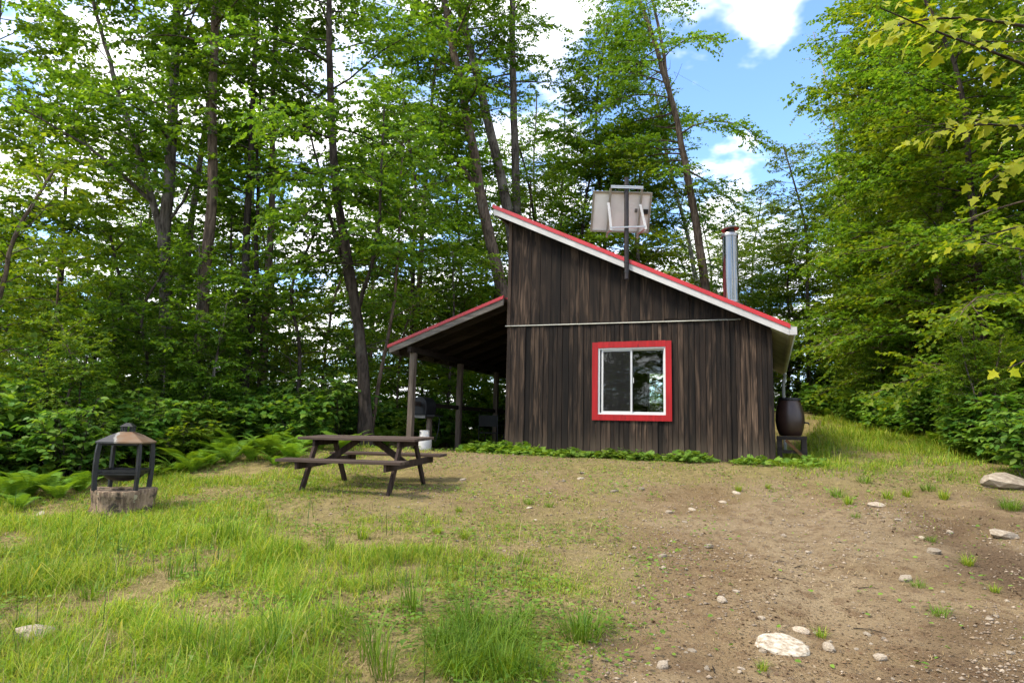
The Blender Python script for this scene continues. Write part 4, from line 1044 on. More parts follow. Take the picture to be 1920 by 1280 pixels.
P = pix_path([(1606, 560), (1596, 470), (1582, 370), (1568, 280), (1556, 200), (1540, 120), (1525, 60)], 24.0, height=12.5)
S1 = np.array([at(1585, 390, 24), at(1575, 300, 24.1), at(1572, 200, 24.2), at(1566, 90, 24.3)])
custom(35, 'birch_tree', 'sparse pale tree with nearly bare twigs at the edge of the blue sky', [dict(pts=P, r0=0.13, r1=0.015, t0=0.38, nl=26, L=2.5), dict(pts=S1, r0=0.06, r1=0.012, t0=0.3, nl=12, L=2.0, flare=False)], barkm='bark_pale', leaf=0.085, twig_leaves=2.2, sub_gap=0.5, twig_gap=0.5, e_lo=25, e_hi=60)
P = pix_path([(1705, 640), (1700, 480), (1690, 330), (1698, 240), (1690, 80)], 19.0, height=16)
custom(36, 'beech_tree', 'dense layered tree with one grey trunk glimpsed high in the right-hand wood', [dict(pts=P, r0=0.17, r1=0.03, t0=0.14, nl=52, L=3.7, n=22, shape=lambda q: 1.05 - 0.6 * q)], barkm='bark_brown', mat='leaf_bright', leaf=0.10, e_lo=-2, e_hi=30)

# ---- kinds of wood trees, copied about
def std(seed, h, r, t0, nl, L, **kw):
    shape = kw.pop('shape', None); rng = np.random.default_rng(seed)
    pts = np.array([(0, 0, -0.2), (rng.normal(0, .12), rng.normal(0, .12), h * .35), (rng.normal(0, .3), rng.normal(0, .3), h * .7), (rng.normal(0, .5), rng.normal(0, .5), h)])
    s = dict(pts=pts, r0=r, r1=0.03, t0=t0, nl=nl, L=L, n=18)
    if shape: s['shape'] = shape
    return gen_tree(seed, [s], **kw)
low = lambda q: 0.80 + 0.75 * q * (1 - q) - 0.30 * q * q
K_TALL = [std(101, 16, 0.11, 0.20, 46, 3.5, mat='leaf_maple', leaf=0.13), std(102, 15, 0.10, 0.16, 46, 3.3, mat='leaf_dark', barkm='bark_dark', leaf=0.125), std(103, 17, 0.11, 0.26, 42, 3.4, mat='leaf_maple', barkm='bark_brown', leaf=0.13)]
K_FULL = [std(111, 13, 0.13, 0.07, 52, 3.4, mat='leaf_bright', shape=low, e_lo=-4, e_hi=32, leaf=0.105), std(112, 12, 0.12, 0.06, 50, 3.1, mat='leaf_maple', shape=low, e_lo=-6, e_hi=30, leaf=0.105, barkm='bark_dark'), std(113, 11, 0.11, 0.06, 46, 3.0, mat='leaf_bright', shape=low, e_lo=0, e_hi=38, leaf=0.10, barkm='bark_brown')]
K_YOUNG = [std(121, 6.0, 0.055, 0.12, 30, 1.9, mat='leaf_bright', shape=low, leaf=0.115, barkm='bark_brown'), std(122, 5.0, 0.05, 0.10, 28, 1.7, mat='leaf_dark', shape=low, leaf=0.11, barkm='bark_dark'), std(123, 7.0, 0.06, 0.15, 32, 2.0, mat='leaf_maple', shape=low, leaf=0.115)]
import sys
print('leaves per tree', [t['n'] for t in K_TALL + K_FULL + K_YOUNG], file=sys.stderr)

def scatter_trees(kinds, spots, name, labels, group, smin=0.85, smax=1.15, seed=1):
    rng = random.Random(seed)
    for i, s in enumerate(spots):
        x, y = s[0], s[1]; k = kinds[(i * 7 + int(rng.random() * 3)) % len(kinds)] if len(s) < 4 else kinds[s[3]]
        sc_ = rng.uniform(smin, smax) * (s[2] if len(s) > 2 else 1.0)
        place_tree(k, name, labels if isinstance(labels, str) else labels[i], (x, y, G(x, y) - 0.05), rng.uniform(0, 6.28), sc_, group)
def spot(px, Y): d = ray(px, 800); return (d[0] / d[1] * Y, Y)
# tall wood on the left, in depth
scatter_trees(K_TALL, [spot(px, Y) for px, Y in [(-90, 17), (235, 26), (760, 22), (450, 31), (690, 26)]],
              'forest_tree', 'tall leafy tree standing among others in the wood left of the cabin', 'trees of the wood on the left', seed=3)
scatter_trees(K_TALL, [spot(px, Y) for px, Y in [(850, 25), (1050, 27), (1120, 24.5), (1000, 32), (1190, 29), (900, 34)]],
              'forest_tree', 'tall leafy tree in the wood directly behind the cabin roof', 'trees of the wood behind the cabin', seed=4)
scatter_trees(K_FULL, [spot(px, Y) for px, Y in [(1085, 22.5), (1200, 23), (900, 27), (780, 20), (990, 23.5)]],
              'forest_tree', 'low-branched bushy tree filling the gap behind the cabin', 'bushy trees behind the cabin', 0.72, 0.92, seed=5)
scatter_trees(K_FULL, [spot(px, Y) + (s_,) for px, Y, s_ in [(1390, 30, .72), (1445, 27, .68), (1335, 33, .75), (1495, 29, .85), (1420, 38, .95), (1475, 24.5, .62), (1405, 25, .52), (1520, 24, .72), (1365, 27, .55)]],
              'forest_tree', 'small bushy tree below the blue sky between cabin and right-hand wood', 'small trees under the blue sky', 0.9, 1.1, seed=6)
scatter_trees(K_FULL, [spot(px, Y) for px, Y in [(1660, 27), (1700, 21.5), (1770, 16.6), (1880, 14), (1990, 12.4), (1690, 24), (1820, 20), (1940, 17), (2080, 15), (1640, 31), (1740, 27), (1880, 24), (2050, 20), (1690, 31), (1730, 19), (1660, 29), (1840, 17.5)]],
              'forest_tree', 'dense bright green tree branching to the ground in the right-hand wood', 'trees of the right-hand wood', 0.92, 1.2, seed=7)
# young trees and saplings of the understorey
scatter_trees(K_YOUNG, [spot(px, Y) for px, Y in [(-40, 12), (60, 13), (150, 14), (250, 13.4), (215, 14.8), (350, 13.6), (545, 14.4), (-90, 14), (430, 16), (20, 16), (300, 18), (740, 17.5), (840, 19), (870, 21), (790, 24), (910, 22)]],
              'sapling', 'young leafy tree of the shaded understorey left of the cabin', 'young trees under the wood on the left', 0.6, 1.0, seed=8)
scatter_trees(K_YOUNG, [spot(px, Y) for px, Y in [(1535, 25), (1610, 22.5), (1700, 19.5), (1800, 16), (1870, 13.8), (1950, 12.4), (1565, 27), (1650, 24), (1750, 18.5), (2000, 13)]],
              'sapling', 'young leafy tree in front of the right-hand wood', 'young trees along the right-hand wood', 0.5, 0.8, seed=9)
# paler bushes beyond the trunks, and saplings among the undergrowth
rb = random.Random(44)
scatter_trees([K_YOUNG[0], K_YOUNG[2]], [spot(-120 + 40 * i + rb.uniform(-20, 20), rb.uniform(20, 34)) for i in range(25)], 'bush', 'pale sunlit bush seen between the trunks left of the cabin', 'bushes beyond the left trunks', 0.75, 1.25, seed=18)
for i in range(15):
    px = rb.uniform(-40, 640); e = np.interp(px, [-40, 150, 300, 420, 540, 640], [935, 915, 880, 862, 842, 832]); h_ = hit(px, e); d_ = h_[:2] / np.linalg.norm(h_[:2]); q_ = h_[:2] + d_ * rb.uniform(1.6, 4.2)
    place_tree(K_YOUNG[i % 3], 'sapling', 'slim young sapling in the undergrowth left of the picnic table', (q_[0], q_[1], G(*q_) - 0.04), rb.uniform(0, 6.28), rb.uniform(0.24, 0.46), 'saplings of the left undergrowth')
for i in range(12):
    px = rb.uniform(1510, 1960); e = np.interp(px, [1500, 1580, 1680, 1760, 1830, 1920, 2060], [772, 790, 815, 845, 868, 905, 950]); h_ = hit(px, e); d_ = h_[:2] / np.linalg.norm(h_[:2]); q_ = h_[:2] + d_ * rb.uniform(1.2, 3.6)
    place_tree(K_YOUNG[i % 3], 'sapling', 'small sapling among the shrubs of the right bank', (q_[0], q_[1], G(*q_) - 0.04), rb.uniform(0, 6.28), rb.uniform(0.2, 0.4), 'saplings of the right bank')
# far tree line in the sun
scatter_trees(K_FULL, [spot(px, Y) for px, Y in [(-200, 44), (-60, 48), (80, 42), (200, 50), (320, 46), (440, 52), (560, 44), (660, 50), (780, 46), (900, 52), (1080, 48), (1250, 50), (1600, 46), (1750, 44), (1900, 42), (2050, 40)]],
              'forest_tree', 'distant sunlit tree glimpsed through the wood', 'distant trees beyond the wood', 0.8, 1.15, seed=10)

# the far side of the clearing behind the photographer, which the window glass and the steel pipe mirror
for i, (x, y) in enumerate([(-9, -12), (-13, -9.5), (-17, -7), (-21, -4), (-5, -15), (-25, -9), (0, -17), (5, -16), (10, -14), (15, -11), (-15, -15), (-10, -18), (-11, -7.5), (-14, -12), (-18.5, -11), (-7.5, -10.5), (-20, -15), (-12.5, -15)]):
    place_tree((K_FULL + K_TALL)[i % 3 + (3 if y < -10 else 0)], 'forest_tree', 'tree across the clearing mirrored in the cabin window and chimney pipe', (x, y, G(x, y) - 0.1), i * 1.7, 0.78, 'trees behind the photographer')

# ---- understorey shrubs
def gen_shrub(seed, h, spread, ns, mat, leaf, tmpl=L_MAPLE, tiers=7):
    rng = np.random.default_rng(seed); LP, LX, LN, LS, st_ = [], [], [], [], []
    for i in range(ns):
        a = rng.uniform(0, 6.28); r = spread * math.sqrt(rng.random()); hh = h * rng.uniform(0.55, 1.0) * (1 - 0.35 * r / spread)
        top = np.array([math.cos(a) * r, math.sin(a) * r, hh]); p0 = top * np.array([0.35, 0.35, 0]); p1 = (p0 + top) / 2 + rng.normal(0, 0.05, 3)
        Q = np.array([p0, p1, top]); st_.append((Q, np.array([0.010, 0.007, 0.003]), 4))
        for k in range(tiers):
            f = 0.25 + 0.75 * (k + rng.random()) / tiers; b, tg = poly_at(Q, min(f, 0.99))
            for s in range(2):
                az = rng.uniform(0, 6.28); d = np.array([math.cos(az), math.sin(az), rng.uniform(0.0, 0.45)]); L = rng.uniform(0.15, 0.42) * (1.15 - 0.5 * f)
                st_.append((np.array([b, b + d * L * .5 + [0, 0, .02], b + d * L]), np.array([0.004, 0.003, 0.002]), 3))
                n = rng.integers(3, 7); uu = np.linspace(0.35, 1.05, n)[:, None]
                lp = b + d * L * uu; sg = np.where(np.arange(n) % 2, 1.0, -1.0)[:, None]; pr = np.array([-d[1], d[0], 0])
                x_ = d * 0.7 + pr * sg * 0.75 + rng.normal(0, 0.25, (n, 3)); x_[:, 2] -= 0.35
                LP.append(lp); LX.append(x_); LN.append(np.array([0, 0, 1.0]) + rng.normal(0, 0.30, (n, 3))); LS.append(leaf * rng.uniform(0.6, 1.25, n))
    V, F = leaves(tmpl, *map(np.concatenate, (LP, LX, LN, LS))); sv, sf = tubes(st_)
    return dict(foliage=np_mesh('foliage', V, F, M[mat]), stems=np_mesh('stems', sv, sf, M['bark_dark'], True))
SHRUBS = [gen_shrub(201, 1.5, 0.75, 17, 'leaf_shrub', 0.155), gen_shrub(202, 1.1, 0.8, 18, 'leaf_shrub', 0.135), gen_shrub(203, 1.9, 0.7, 17, 'leaf_shrub', 0.145, L_OVAL, 9), gen_shrub(204, 0.8, 0.6, 16, 'leaf_shrub', 0.12, L_OVAL, 5), gen_shrub(205, 1.3, 0.7, 16, 'leaf_bright', 0.13)]
def place_shrub(k, loc, rz, s, label, group):
    o = thing('shrub', label, 'shrub', loc, rz, group); o.scale = (s, s, s * random.uniform(0.85, 1.15))
    for n_ in ('stems', 'foliage'): link(n_, SHRUBS[k][n_], o)
def bank(poly, depth, count, label, group, seed, kinds, s0, s1, grow=0.0):
    """shrubs behind an edge line given by ground points in the picture"""
    rng = random.Random(seed); E_ = [hit(px, py) for px, py in poly]
    for i in range(count):
        q = rng.random() * (len(E_) - 1); j = int(q); a = E_[j] * (1 - q + j) + E_[j + 1] * (q - j)
        dd = depth * rng.random() ** 1.1; dr = a[:2] / np.linalg.norm(a[:2]); x, y = a[:2] + dr * (0.35 + dd)
        s = rng.uniform(s0, s1) * (1 + grow * dd)
        if rng.random() > 2: continue
        dx, dy = x - CAB[0], y - CAB[1]; u_ = dx * UX[0] + dy * UX[1]; v_ = dx * VY[0] + dy * VY[1]
        if -7.7 < u_ < 0.8 and -0.8 < v_ < DEP + 0.6: continue
        qx, _ = project(np.array([x, y, G(x, y)])); row = 'front-row' if dd < 0.22 * depth else 'second-row' if dd < 0.55 * depth else 'back-row'
        place_shrub(rng.choice(kinds), (x, y, G(x, y) - 0.03), rng.uniform(0, 6.28), s, row + ' ' + label.format(z=zone(qx)), group)
def zone(px):
    for lim, ph in ((150, 'left of the fire pit'), (300, 'behind the fire pit'), (440, 'right of the fire pit'), (600, 'left of the picnic table'), (1000, 'behind the picnic table'),
                    (1600, 'behind the rain barrel'), (1720, 'beyond the grassy track'), (1840, 'along the bank'), (9999, 'above the boulder')):
        if px < lim: return ph
bank([(-260, 960), (-60, 935), (150, 915), (300, 880), (420, 862), (540, 842), (640, 832)], 5.0, 95, 'leafy shrub in the undergrowth {z}', 'shrubs of the left wood edge', 31, [0, 1, 2, 4, 0, 3], 0.6, 0.95, 0.10)
bank([(560, 836), (680, 828), (760, 822)], 6.0, 26, 'shaded leafy shrub {z}', 'shrubs behind the picnic table', 32, [0, 2, 3, 1], 0.5, 0.75, 0.10)
bank([(1500, 772), (1580, 790), (1680, 815), (1760, 845), (1830, 868), (1920, 905), (2060, 950)], 5.5, 80, 'leafy bank shrub {z} at right', 'shrubs of the right bank', 33, [0, 1, 2, 3, 4, 0], 0.55, 0.95, 0.08)
for i in range(34):                                                            # behind the porch
    rng = random.Random(500 + i); p = c2w(rng.uniform(-13.5, -7.7), rng.uniform(1.0, 9.5))
    place_shrub(rng.choice([0, 1, 2, 4]), (p[0], p[1], G(p[0], p[1]) - 0.03), rng.uniform(0, 6.28), rng.uniform(0.7, 1.15), 'leafy shrub growing close behind the porch', 'shrubs behind the porch')

# ---- ferns
def gen_fern(seed, nf, L):
    rng = np.random.default_rng(seed); V, F, o = [], [], 0
    for i in range(nf):
        az = 6.283 * i / nf + rng.normal(0, 0.25); l = L * rng.uniform(0.7, 1.1); el = rng.uniform(0.9, 1.25); m = 22
        s = np.linspace(0, 1, m); ang = el - s ** 1.4 * rng.uniform(1.0, 1.5)
        dr = np.cumsum(np.cos(ang)) * l / m; dz = np.cumsum(np.sin(ang)) * l / m
        h = np.array([math.cos(az), math.sin(az)]); pr = np.array([-math.sin(az), math.cos(az), 0.0])
        C_ = np.stack([h[0] * dr, h[1] * dr, dz], -1)
        for j in range(2, m):
            wd = 0.22 * l * math.sin(math.pi * (0.12 + 0.86 * s[j])) ** 0.8; tg = unit(C_[j] - C_[j - 1])
            for sd in (-1, 1):
                d = unit(pr * sd + tg * 0.45 + np.array([0, 0, -0.12])); b = C_[j]; g_ = tg * (l / m) * 0.42
                V += [b - g_, b + g_, b + d * wd * 0.6 + g_ * 0.8, b + d * wd, b + d * wd * 0.6 - g_ * 0.8]
                F += [(o, o + 1, o + 2), (o, o + 2, o + 4), (o + 4, o + 2, o + 3)]; o += 5
        for j in range(m - 1):
            V += [C_[j] - pr * 0.004, C_[j] + pr * 0.004, C_[j + 1] + pr * 0.003, C_[j + 1] - pr * 0.003]; F += [(o, o + 1, o + 2), (o, o + 2, o + 3)]; o += 4
    return np_mesh('fern', np.array(V), np.array(F), M['fern'])
FERNS = [gen_fern(301, 11, 0.62), gen_fern(302, 9, 0.55), gen_fern(303, 13, 0.70)]
def ferns(spots, label, group, seed):
    rng = random.Random(seed)
    for px, py, s in spots:
        p = hit(px, py); o = link('fern', rng.choice(FERNS), None, (p[0], p[1], p[2] - 0.02), (rng.uniform(-.08, .08), rng.uniform(-.08, .08), rng.uniform(0, 6.28)), s * rng.uniform(0.85, 1.15))
        tag(o, label, 'fern', group)
ferns([(395, 872, 1), (430, 868, 1.1), (470, 864, 1.0), (505, 858, 1.1), (535, 852, 1.0), (450, 852, 1.1), (560, 846, 0.9), (410, 858, 1), (490, 846, 1.1), (525, 838, 1.1), (360, 885, 0.8), (600, 842, 0.9), (580, 832, 1.1), (545, 866, 0.8), (515, 872, 0.7)],
      'bright green fern between the fire pit and the picnic table', 'ferns left of the picnic table', 1)
ferns([(20, 940, 1.0), (55, 932, 1.1), (90, 925, 0.9), (130, 915, 0.9), (5, 915, 1.1), (70, 912, 1.0), (300, 892, 0.7), (330, 888, 0.8), (110, 935, 0.7), (150, 922, 0.8), (270, 900, 0.7), (35, 955, 0.7), (350, 878, 1.0)], 'green fern at the wood edge beside the stump', 'ferns beside the stump', 2)
ferns([(655, 838, 0.9), (700, 832, 1.0), (735, 828, 1.0), (680, 826, 1.1), (720, 838, 0.8), (760, 830, 0.8), (640, 846, 0.8)], 'fern growing behind the picnic table by the porch post', 'ferns behind the table', 3)
ferns([(1890, 868, 1.2), (1850, 862, 1.0), (1915, 885, 1.0), (1600, 790, 0.9), (1640, 798, 0.9), (1700, 820, 0.9), (1760, 838, 0.9), (1550, 782, 0.9)], 'fern on the bank below the right-hand wood', 'ferns of the right bank', 4)
for i in range(10):
    rng = random.Random(700 + i); p = c2w(-7.4 + rng.uniform(-0.5, 0.2), rng.uniform(0.8, 6))
    tag(link('fern', rng.choice(FERNS), None, (p[0], p[1], G(p[0], p[1]) - 0.02), (0, 0, rng.uniform(0, 6.28)), rng.uniform(0.7, 1.0)), 'fern growing along the back edge of the porch slab', 'fern', 'ferns along the porch')

# ---- broad-leaved weeds along the foot of the cabin
def gen_weed(seed, n, r, leaf, h):
    rng = np.random.default_rng(seed); a = rng.uniform(0, 6.28, n); rr = r * np.sqrt(rng.random(n)); z = h * rng.uniform(0.3, 1.0, n) * (1 - 0.5 * rr / r)
    P_ = np.stack([np.cos(a) * rr, np.sin(a) * rr, z], -1); X_ = np.stack([np.cos(a), np.sin(a), rng.uniform(-0.3, 0.2, n)], -1) + rng.normal(0, 0.3, (n, 3))
    V, F = leaves(L_ROUND, P_, X_, np.array([0, 0, 1.0]) + np.stack([np.cos(a), np.sin(a), 0 * a], -1) * 0.35 + rng.normal(0, 0.25, (n, 3)), leaf * rng.uniform(0.6, 1.2, n))
    return np_mesh('weed', V, F, M['weed'])
WEEDS = [gen_weed(401, 46, 0.20, 0.10, 0.20), gen_weed(402, 34, 0.17, 0.085, 0.14), gen_weed(403, 26, 0.15, 0.12, 0.16)]
for i in range(74):
    rng = random.Random(900 + i); x = rng.uniform(-5.35, 0.6) if i < 50 else rng.uniform(-5.4, -3.0); s = rng.uniform(0.7, 1.25) * (1.25 if x < -3.6 else 1.0)
    p = c2w(x, -0.18 - abs(rng.gauss(0, 0.24)) - (0.12 if x < -4.6 else 0))
    o = link('weed', rng.choice(WEEDS), None, (p[0], p[1], G(p[0], p[1]) - 0.01), (0, 0, rng.uniform(0, 6.28)), s)
    if x < -3.6: tag(o, 'broad-leaved green weed clump at the left foot of the cabin wall', 'weed', 'weeds at the left foot of the wall')
    elif x < -1.4: tag(o, 'broad-leaved green weed clump under the red window', 'weed', 'weeds under the window')
    else: tag(o, 'broad-leaved green weed clump at the right foot of the cabin wall', 'weed', 'weeds at the right foot of the wall')

# ---- grass: short sward, straw and stems as one mass each; the bigger tufts one by one
def blades(P_, H, Wd, lean, rng, az=None):
    n = len(P_); az = rng.uniform(0, 6.28, n) if az is None else az
    h = np.stack([np.cos(az), np.sin(az), 0 * az], -1); pr = np.stack([-np.sin(az), np.cos(az), 0 * az], -1)
    zz = np.array([0, 0, 1.0]); Ln = (lean * H)[:, None]
    b0 = P_ - pr * (Wd / 2)[:, None]; b1 = P_ + pr * (Wd / 2)[:, None]
    mc = P_ + zz * (H * 0.55)[:, None] + h * Ln * 0.32; m0 = mc - pr * (Wd * 0.38)[:, None]; m1 = mc + pr * (Wd * 0.38)[:, None]
    tp_ = P_ + zz * (H * np.sqrt(np.maximum(0.05, 1 - 0.6 * lean ** 2)))[:, None] + h * Ln
    V = np.stack([b0, b1, m1, m0, tp_], 1).reshape(-1, 3); o = (np.arange(n) * 5)[:, None, None]
    F = (np.array([(0, 1, 2), (0, 2, 3), (3, 2, 4)])[None] + o).reshape(-1, 3)
    return V, F
def sample(n, y0, y1, rng, power=1.6, xmin=-9, xmax=11):
    """ground points in the view, thinning with distance"""
    u = rng.random(n); Y = y0 * (y1 / y0) ** (u ** 0.9); s = rng.uniform(-0.88, 0.90, n); out = rng.random(n) < 0.22
    s = np.where(out, np.sign(s) * (0.86 + 0.62 * rng.random(n)), s); X = s * Y
    return X, Y
def off_slab(X, Y):
    dx, dy = X - CAB[0], Y - CAB[1]; u_ = dx * UX[0] + dy * UX[1]; v_ = dx * VY[0] + dy * VY[1]
    return ~((u_ > -6.95) & (u_ < 0.02) & (v_ > -0.02) & (v_ < DEP + 0.1)) & ~((u_ > -6.95) & (u_ < -4.8) & (v_ > -0.2) & (v_ < DEP))
rng = np.random.default_rng(77)
X, Y = sample(780000, 2.9, 20, rng)
t_ = turf(X, Y); cl_ = fbm(X, Y, 1.5, 5); fine_ = fbm(X, Y, 5.0, 15, 2)
keep = (rng.random(len(X)) < np.clip(t_ * 1.15 - 0.06, 0, 1) ** 1.3 * np.clip(0.24 + 2.2 * (cl_ - 0.38) + 1.8 * (fine_ - 0.5), 0.03, 1)) & off_slab(X, Y)
X, Y, t_, cl_ = X[keep], Y[keep], t_[keep], cl_[keep]
Z = ground(X, Y); px_, py_ = project(np.stack([X, Y, Z], -1))
hgt = 0.028 + 0.062 * smoothstep(0.45, 0.95, t_) * smoothstep(0.3, 0.75, cl_) * 1.3
hgt += 0.085 * smoothstep(900, 600, px_) * smoothstep(940, 1060, py_) * smoothstep(0.4, 0.6, fbm(X, Y, 2.3, 65, 2))
hgt += 0.10 * smoothstep(1420, 1500, px_) * smoothstep(905, 860, py_)
H = hgt * rng.uniform(0.4, 1.4, len(X)) * np.where(rng.random(len(X)) < 0.07, 2.0, 1.0); Wd = (0.0026 + 0.00045 * Y) * rng.uniform(0.7, 1.4, len(X))
V, F = blades(np.stack([X, Y, Z - 0.005], -1), H, Wd, rng.uniform(0.15, 1.9, len(X)), rng)
tag(link('grass', np_mesh('grass', V, F, M['grass'])), 'yellow-green grass sward over the clearing', 'grass', kind='stuff')
print('grass blades', len(X))
X, Y = sample(60000, 2.9, 13, rng); t_ = turf(X, Y); cl_ = fbm(X, Y, 1.1, 25)
keep = (rng.random(len(X)) < np.clip(0.06 + t_ * 0.75, 0, 0.8) * smoothstep(0.35, 0.62, cl_)) & off_slab(X, Y); X, Y = X[keep], Y[keep]
V, F = blades(np.stack([X, Y, ground(X, Y) + 0.004], -1), rng.uniform(0.02, 0.05, len(X)), (0.0022 + 0.0004 * Y) * rng.uniform(0.7, 1.3, len(X)), rng.uniform(1.0, 3.5, len(X)), rng)
tag(link('dry_grass', np_mesh('dry_grass', V, F, M['straw'])), 'dry straw lying between the green grass', 'dry grass', kind='stuff')
# clover and small broad leaves
X, Y = sample(90000, 2.9, 14, rng); t_ = turf(X, Y); cl_ = fbm(X, Y, 1.3, 55)
keep = (rng.random(len(X)) < np.clip(t_, 0, 0.9) * smoothstep(0.40, 0.62, cl_)) & off_slab(X, Y); X, Y = X[keep], Y[keep]; n = len(X)
a = rng.uniform(0, 6.28, n)
V, F = leaves(L_OVAL, np.stack([X, Y, ground(X, Y) + rng.uniform(0.01, 0.06, n)], -1), np.stack([np.cos(a), np.sin(a), rng.uniform(-.2, .3, n)], -1), np.array([0, 0, 1.0]) + rng.normal(0, 0.3, (n, 3)), rng.uniform(0.022, 0.05, n) * (0.8 + 0.03 * Y))
tag(link('clover', np_mesh('clover', V, F, M['weed'])), 'low clover and small broad leaves among the grass', 'clover', kind='stuff')
# forest floor cover
n = 26000; X = rng.uniform(-26, 26, n); Y = rng.uniform(11, 44, n)
px_, py_ = project(np.stack([X, Y, ground(X, Y)], -1))
keep = off_slab(X, Y) & ((Y > 17) | (px_ < 560) & (py_ < 850)) & ~((px_ > 1440) & (px_ < 1680) & (py_ > 775)); X, Y = X[keep], Y[keep]; n = len(X); a = rng.uniform(0, 6.28, n)
V, F = leaves(L_OVAL, np.stack([X, Y, ground(X, Y) + rng.uniform(0.03, 0.40, n)], -1), np.stack([np.cos(a), np.sin(a), rng.uniform(-.3, .2, n)], -1), np.array([0, 0, 1.0]) + rng.normal(0, 0.35, (n, 3)), rng.uniform(0.10, 0.22, n))
tag(link('forest_floor_plants', np_mesh('forest_floor_plants', V, F, M['leaf_shrub'])), 'low green plants covering the forest floor', 'ground cover', kind='stuff')
# thin upright rush stems in the left foreground
X, Y = sample(13000, 3.0, 7.8, rng); px_, py_ = project(np.stack([X, Y, ground(X, Y)], -1)); cl_ = fbm(X, Y, 1.3, 91)
keep = (rng.random(len(X)) < 0.03 + 0.5 * smoothstep(0.50, 0.66, cl_)) & (px_ < 880 + 60 * rng.normal(0, 1, len(X))) & (py_ > 970); X, Y = X[keep], Y[keep]; n = len(X)
V, F = blades(np.stack([X, Y, ground(X, Y) - 0.005], -1), 0.10 + 0.30 * rng.random(n) ** 1.6, 0.0022 + 0.0006 * Y, rng.uniform(0.02, 0.5, n), rng)
tag(link('rush_stems', np_mesh('rush_stems', V, F, M['rush'])), 'thin dark upright stems standing in the left foreground grass', 'rushes', kind='stuff')
def gen_tuft(seed, n, h, r, mat):
    g_ = np.random.default_rng(seed); a = g_.uniform(0, 6.28, n); rr = r * np.sqrt(g_.random(n)) * 0.35
    V, F = blades(np.stack([np.cos(a) * rr, np.sin(a) * rr, 0 * a], -1), h * g_.uniform(0.45, 1.1, n), g_.uniform(0.004, 0.008, n), g_.uniform(0.1, 1.15, n) * (r / h) * 1.2, g_, a + g_.normal(0, 0.5, n))
    return np_mesh('grass_tuft', V, F, M[mat])
TUFTS = [gen_tuft(601, 190, 0.27, 0.36, 'grass_dark'), gen_tuft(602, 85, 0.20, 0.24, 'grass_dark'), gen_tuft(603, 48, 0.32, 0.20, 'grass_dark'), gen_tuft(604, 90, 0.16, 0.13, 'grass')]
def tuft(px, py, k, s, label, group=None):
    p = hit(px, py); tag(link('grass_tuft', TUFTS[k], None, (p[0], p[1], p[2] - 0.01), (0, 0, px * 0.7), s), label, 'grass tuft', group)
tuft(1090, 1195, 0, 0.95, 'drooping grass tuft at the edge of the bare dirt')
for i, (px, py, k, s) in enumerate([(900, 1225, 0, 1.1), (880, 1175, 0, 1.0), (950, 1200, 0, 0.95), (860, 1262, 0, 1.0), (940, 1262, 0, 1.0), (830, 1210, 0, 0.8), (980, 1160, 1, 0.9), (1000, 1270, 1, 0.9)]):
    tuft(px, py, k, s, 'lush dark green grass tuft in the cluster at the bottom centre', 'tufts of the bottom centre')
tuft(772, 1150, 2, 1.1, 'upright narrow dark green tuft left of the lush grass cluster')
for px, py, k, s in [(420, 1250, 2, 1), (360, 1235, 2, 1.1), (520, 1225, 2, 1.2), (500, 1250, 2, 1), (560, 1140, 2, 1.0), (440, 1020, 2, 1.1), (415, 1015, 2, 1.0), (170, 1120, 1, 0.9), (330, 1085, 2, .9), (700, 1240, 2, 1.1), (720, 1270, 2, 1.0), (640, 1180, 2, .9), (250, 1170, 1, .8), (90, 1080, 1, .9), (620, 1035, 2, .8), (740, 1060, 2, .8), (150, 1250, 3, 1.0), (40, 1180, 3, 1)]:
    tuft(px, py, k, s, 'grass tuft standing in the left foreground meadow', 'tufts of the left foreground')
for px, py, k, s in [(985, 1055, 1, 0.6), (990, 945, 1, .6), (1030, 950, 1, .5), (870, 1010, 3, .9), (820, 1000, 3, .8), (680, 1010, 3, 1), (860, 960, 3, .7)]:
    tuft(px, py, k, s, 'small grass tuft on the thin turf before the cabin', 'tufts of the thin turf')
for px, py, k, s in [(1570, 930, 1, .9), (1620, 905, 1, .9), (1665, 935, 3, 1), (1700, 930, 3, 1), (1740, 920, 1, .9), (1770, 935, 3, 1.1), (1590, 945, 3, 1), (1385, 920, 3, .8), (1440, 915, 3, .7)]:
    tuft(px, py, k, s, 'small grass tuft scattered on the dirt track right of the cabin', 'tufts of the dirt track')
for px, py, k, s in [(1745, 1015, 1, .5), (1722, 1100, 1, .5), (1765, 1155, 1, .6), (1815, 1060, 3, .9), (1605, 970, 1, .5), (1540, 1195, 3, .6), (1865, 1110, 3, .6), (1430, 1255, 3, .5)]:
    tuft(px, py, k, s, 'little grass tuft alone on the bare dirt at right', 'tufts of the bare dirt')
tuft(1895, 955, 0, .8, 'grass tuft below the half-buried boulder at the right edge')

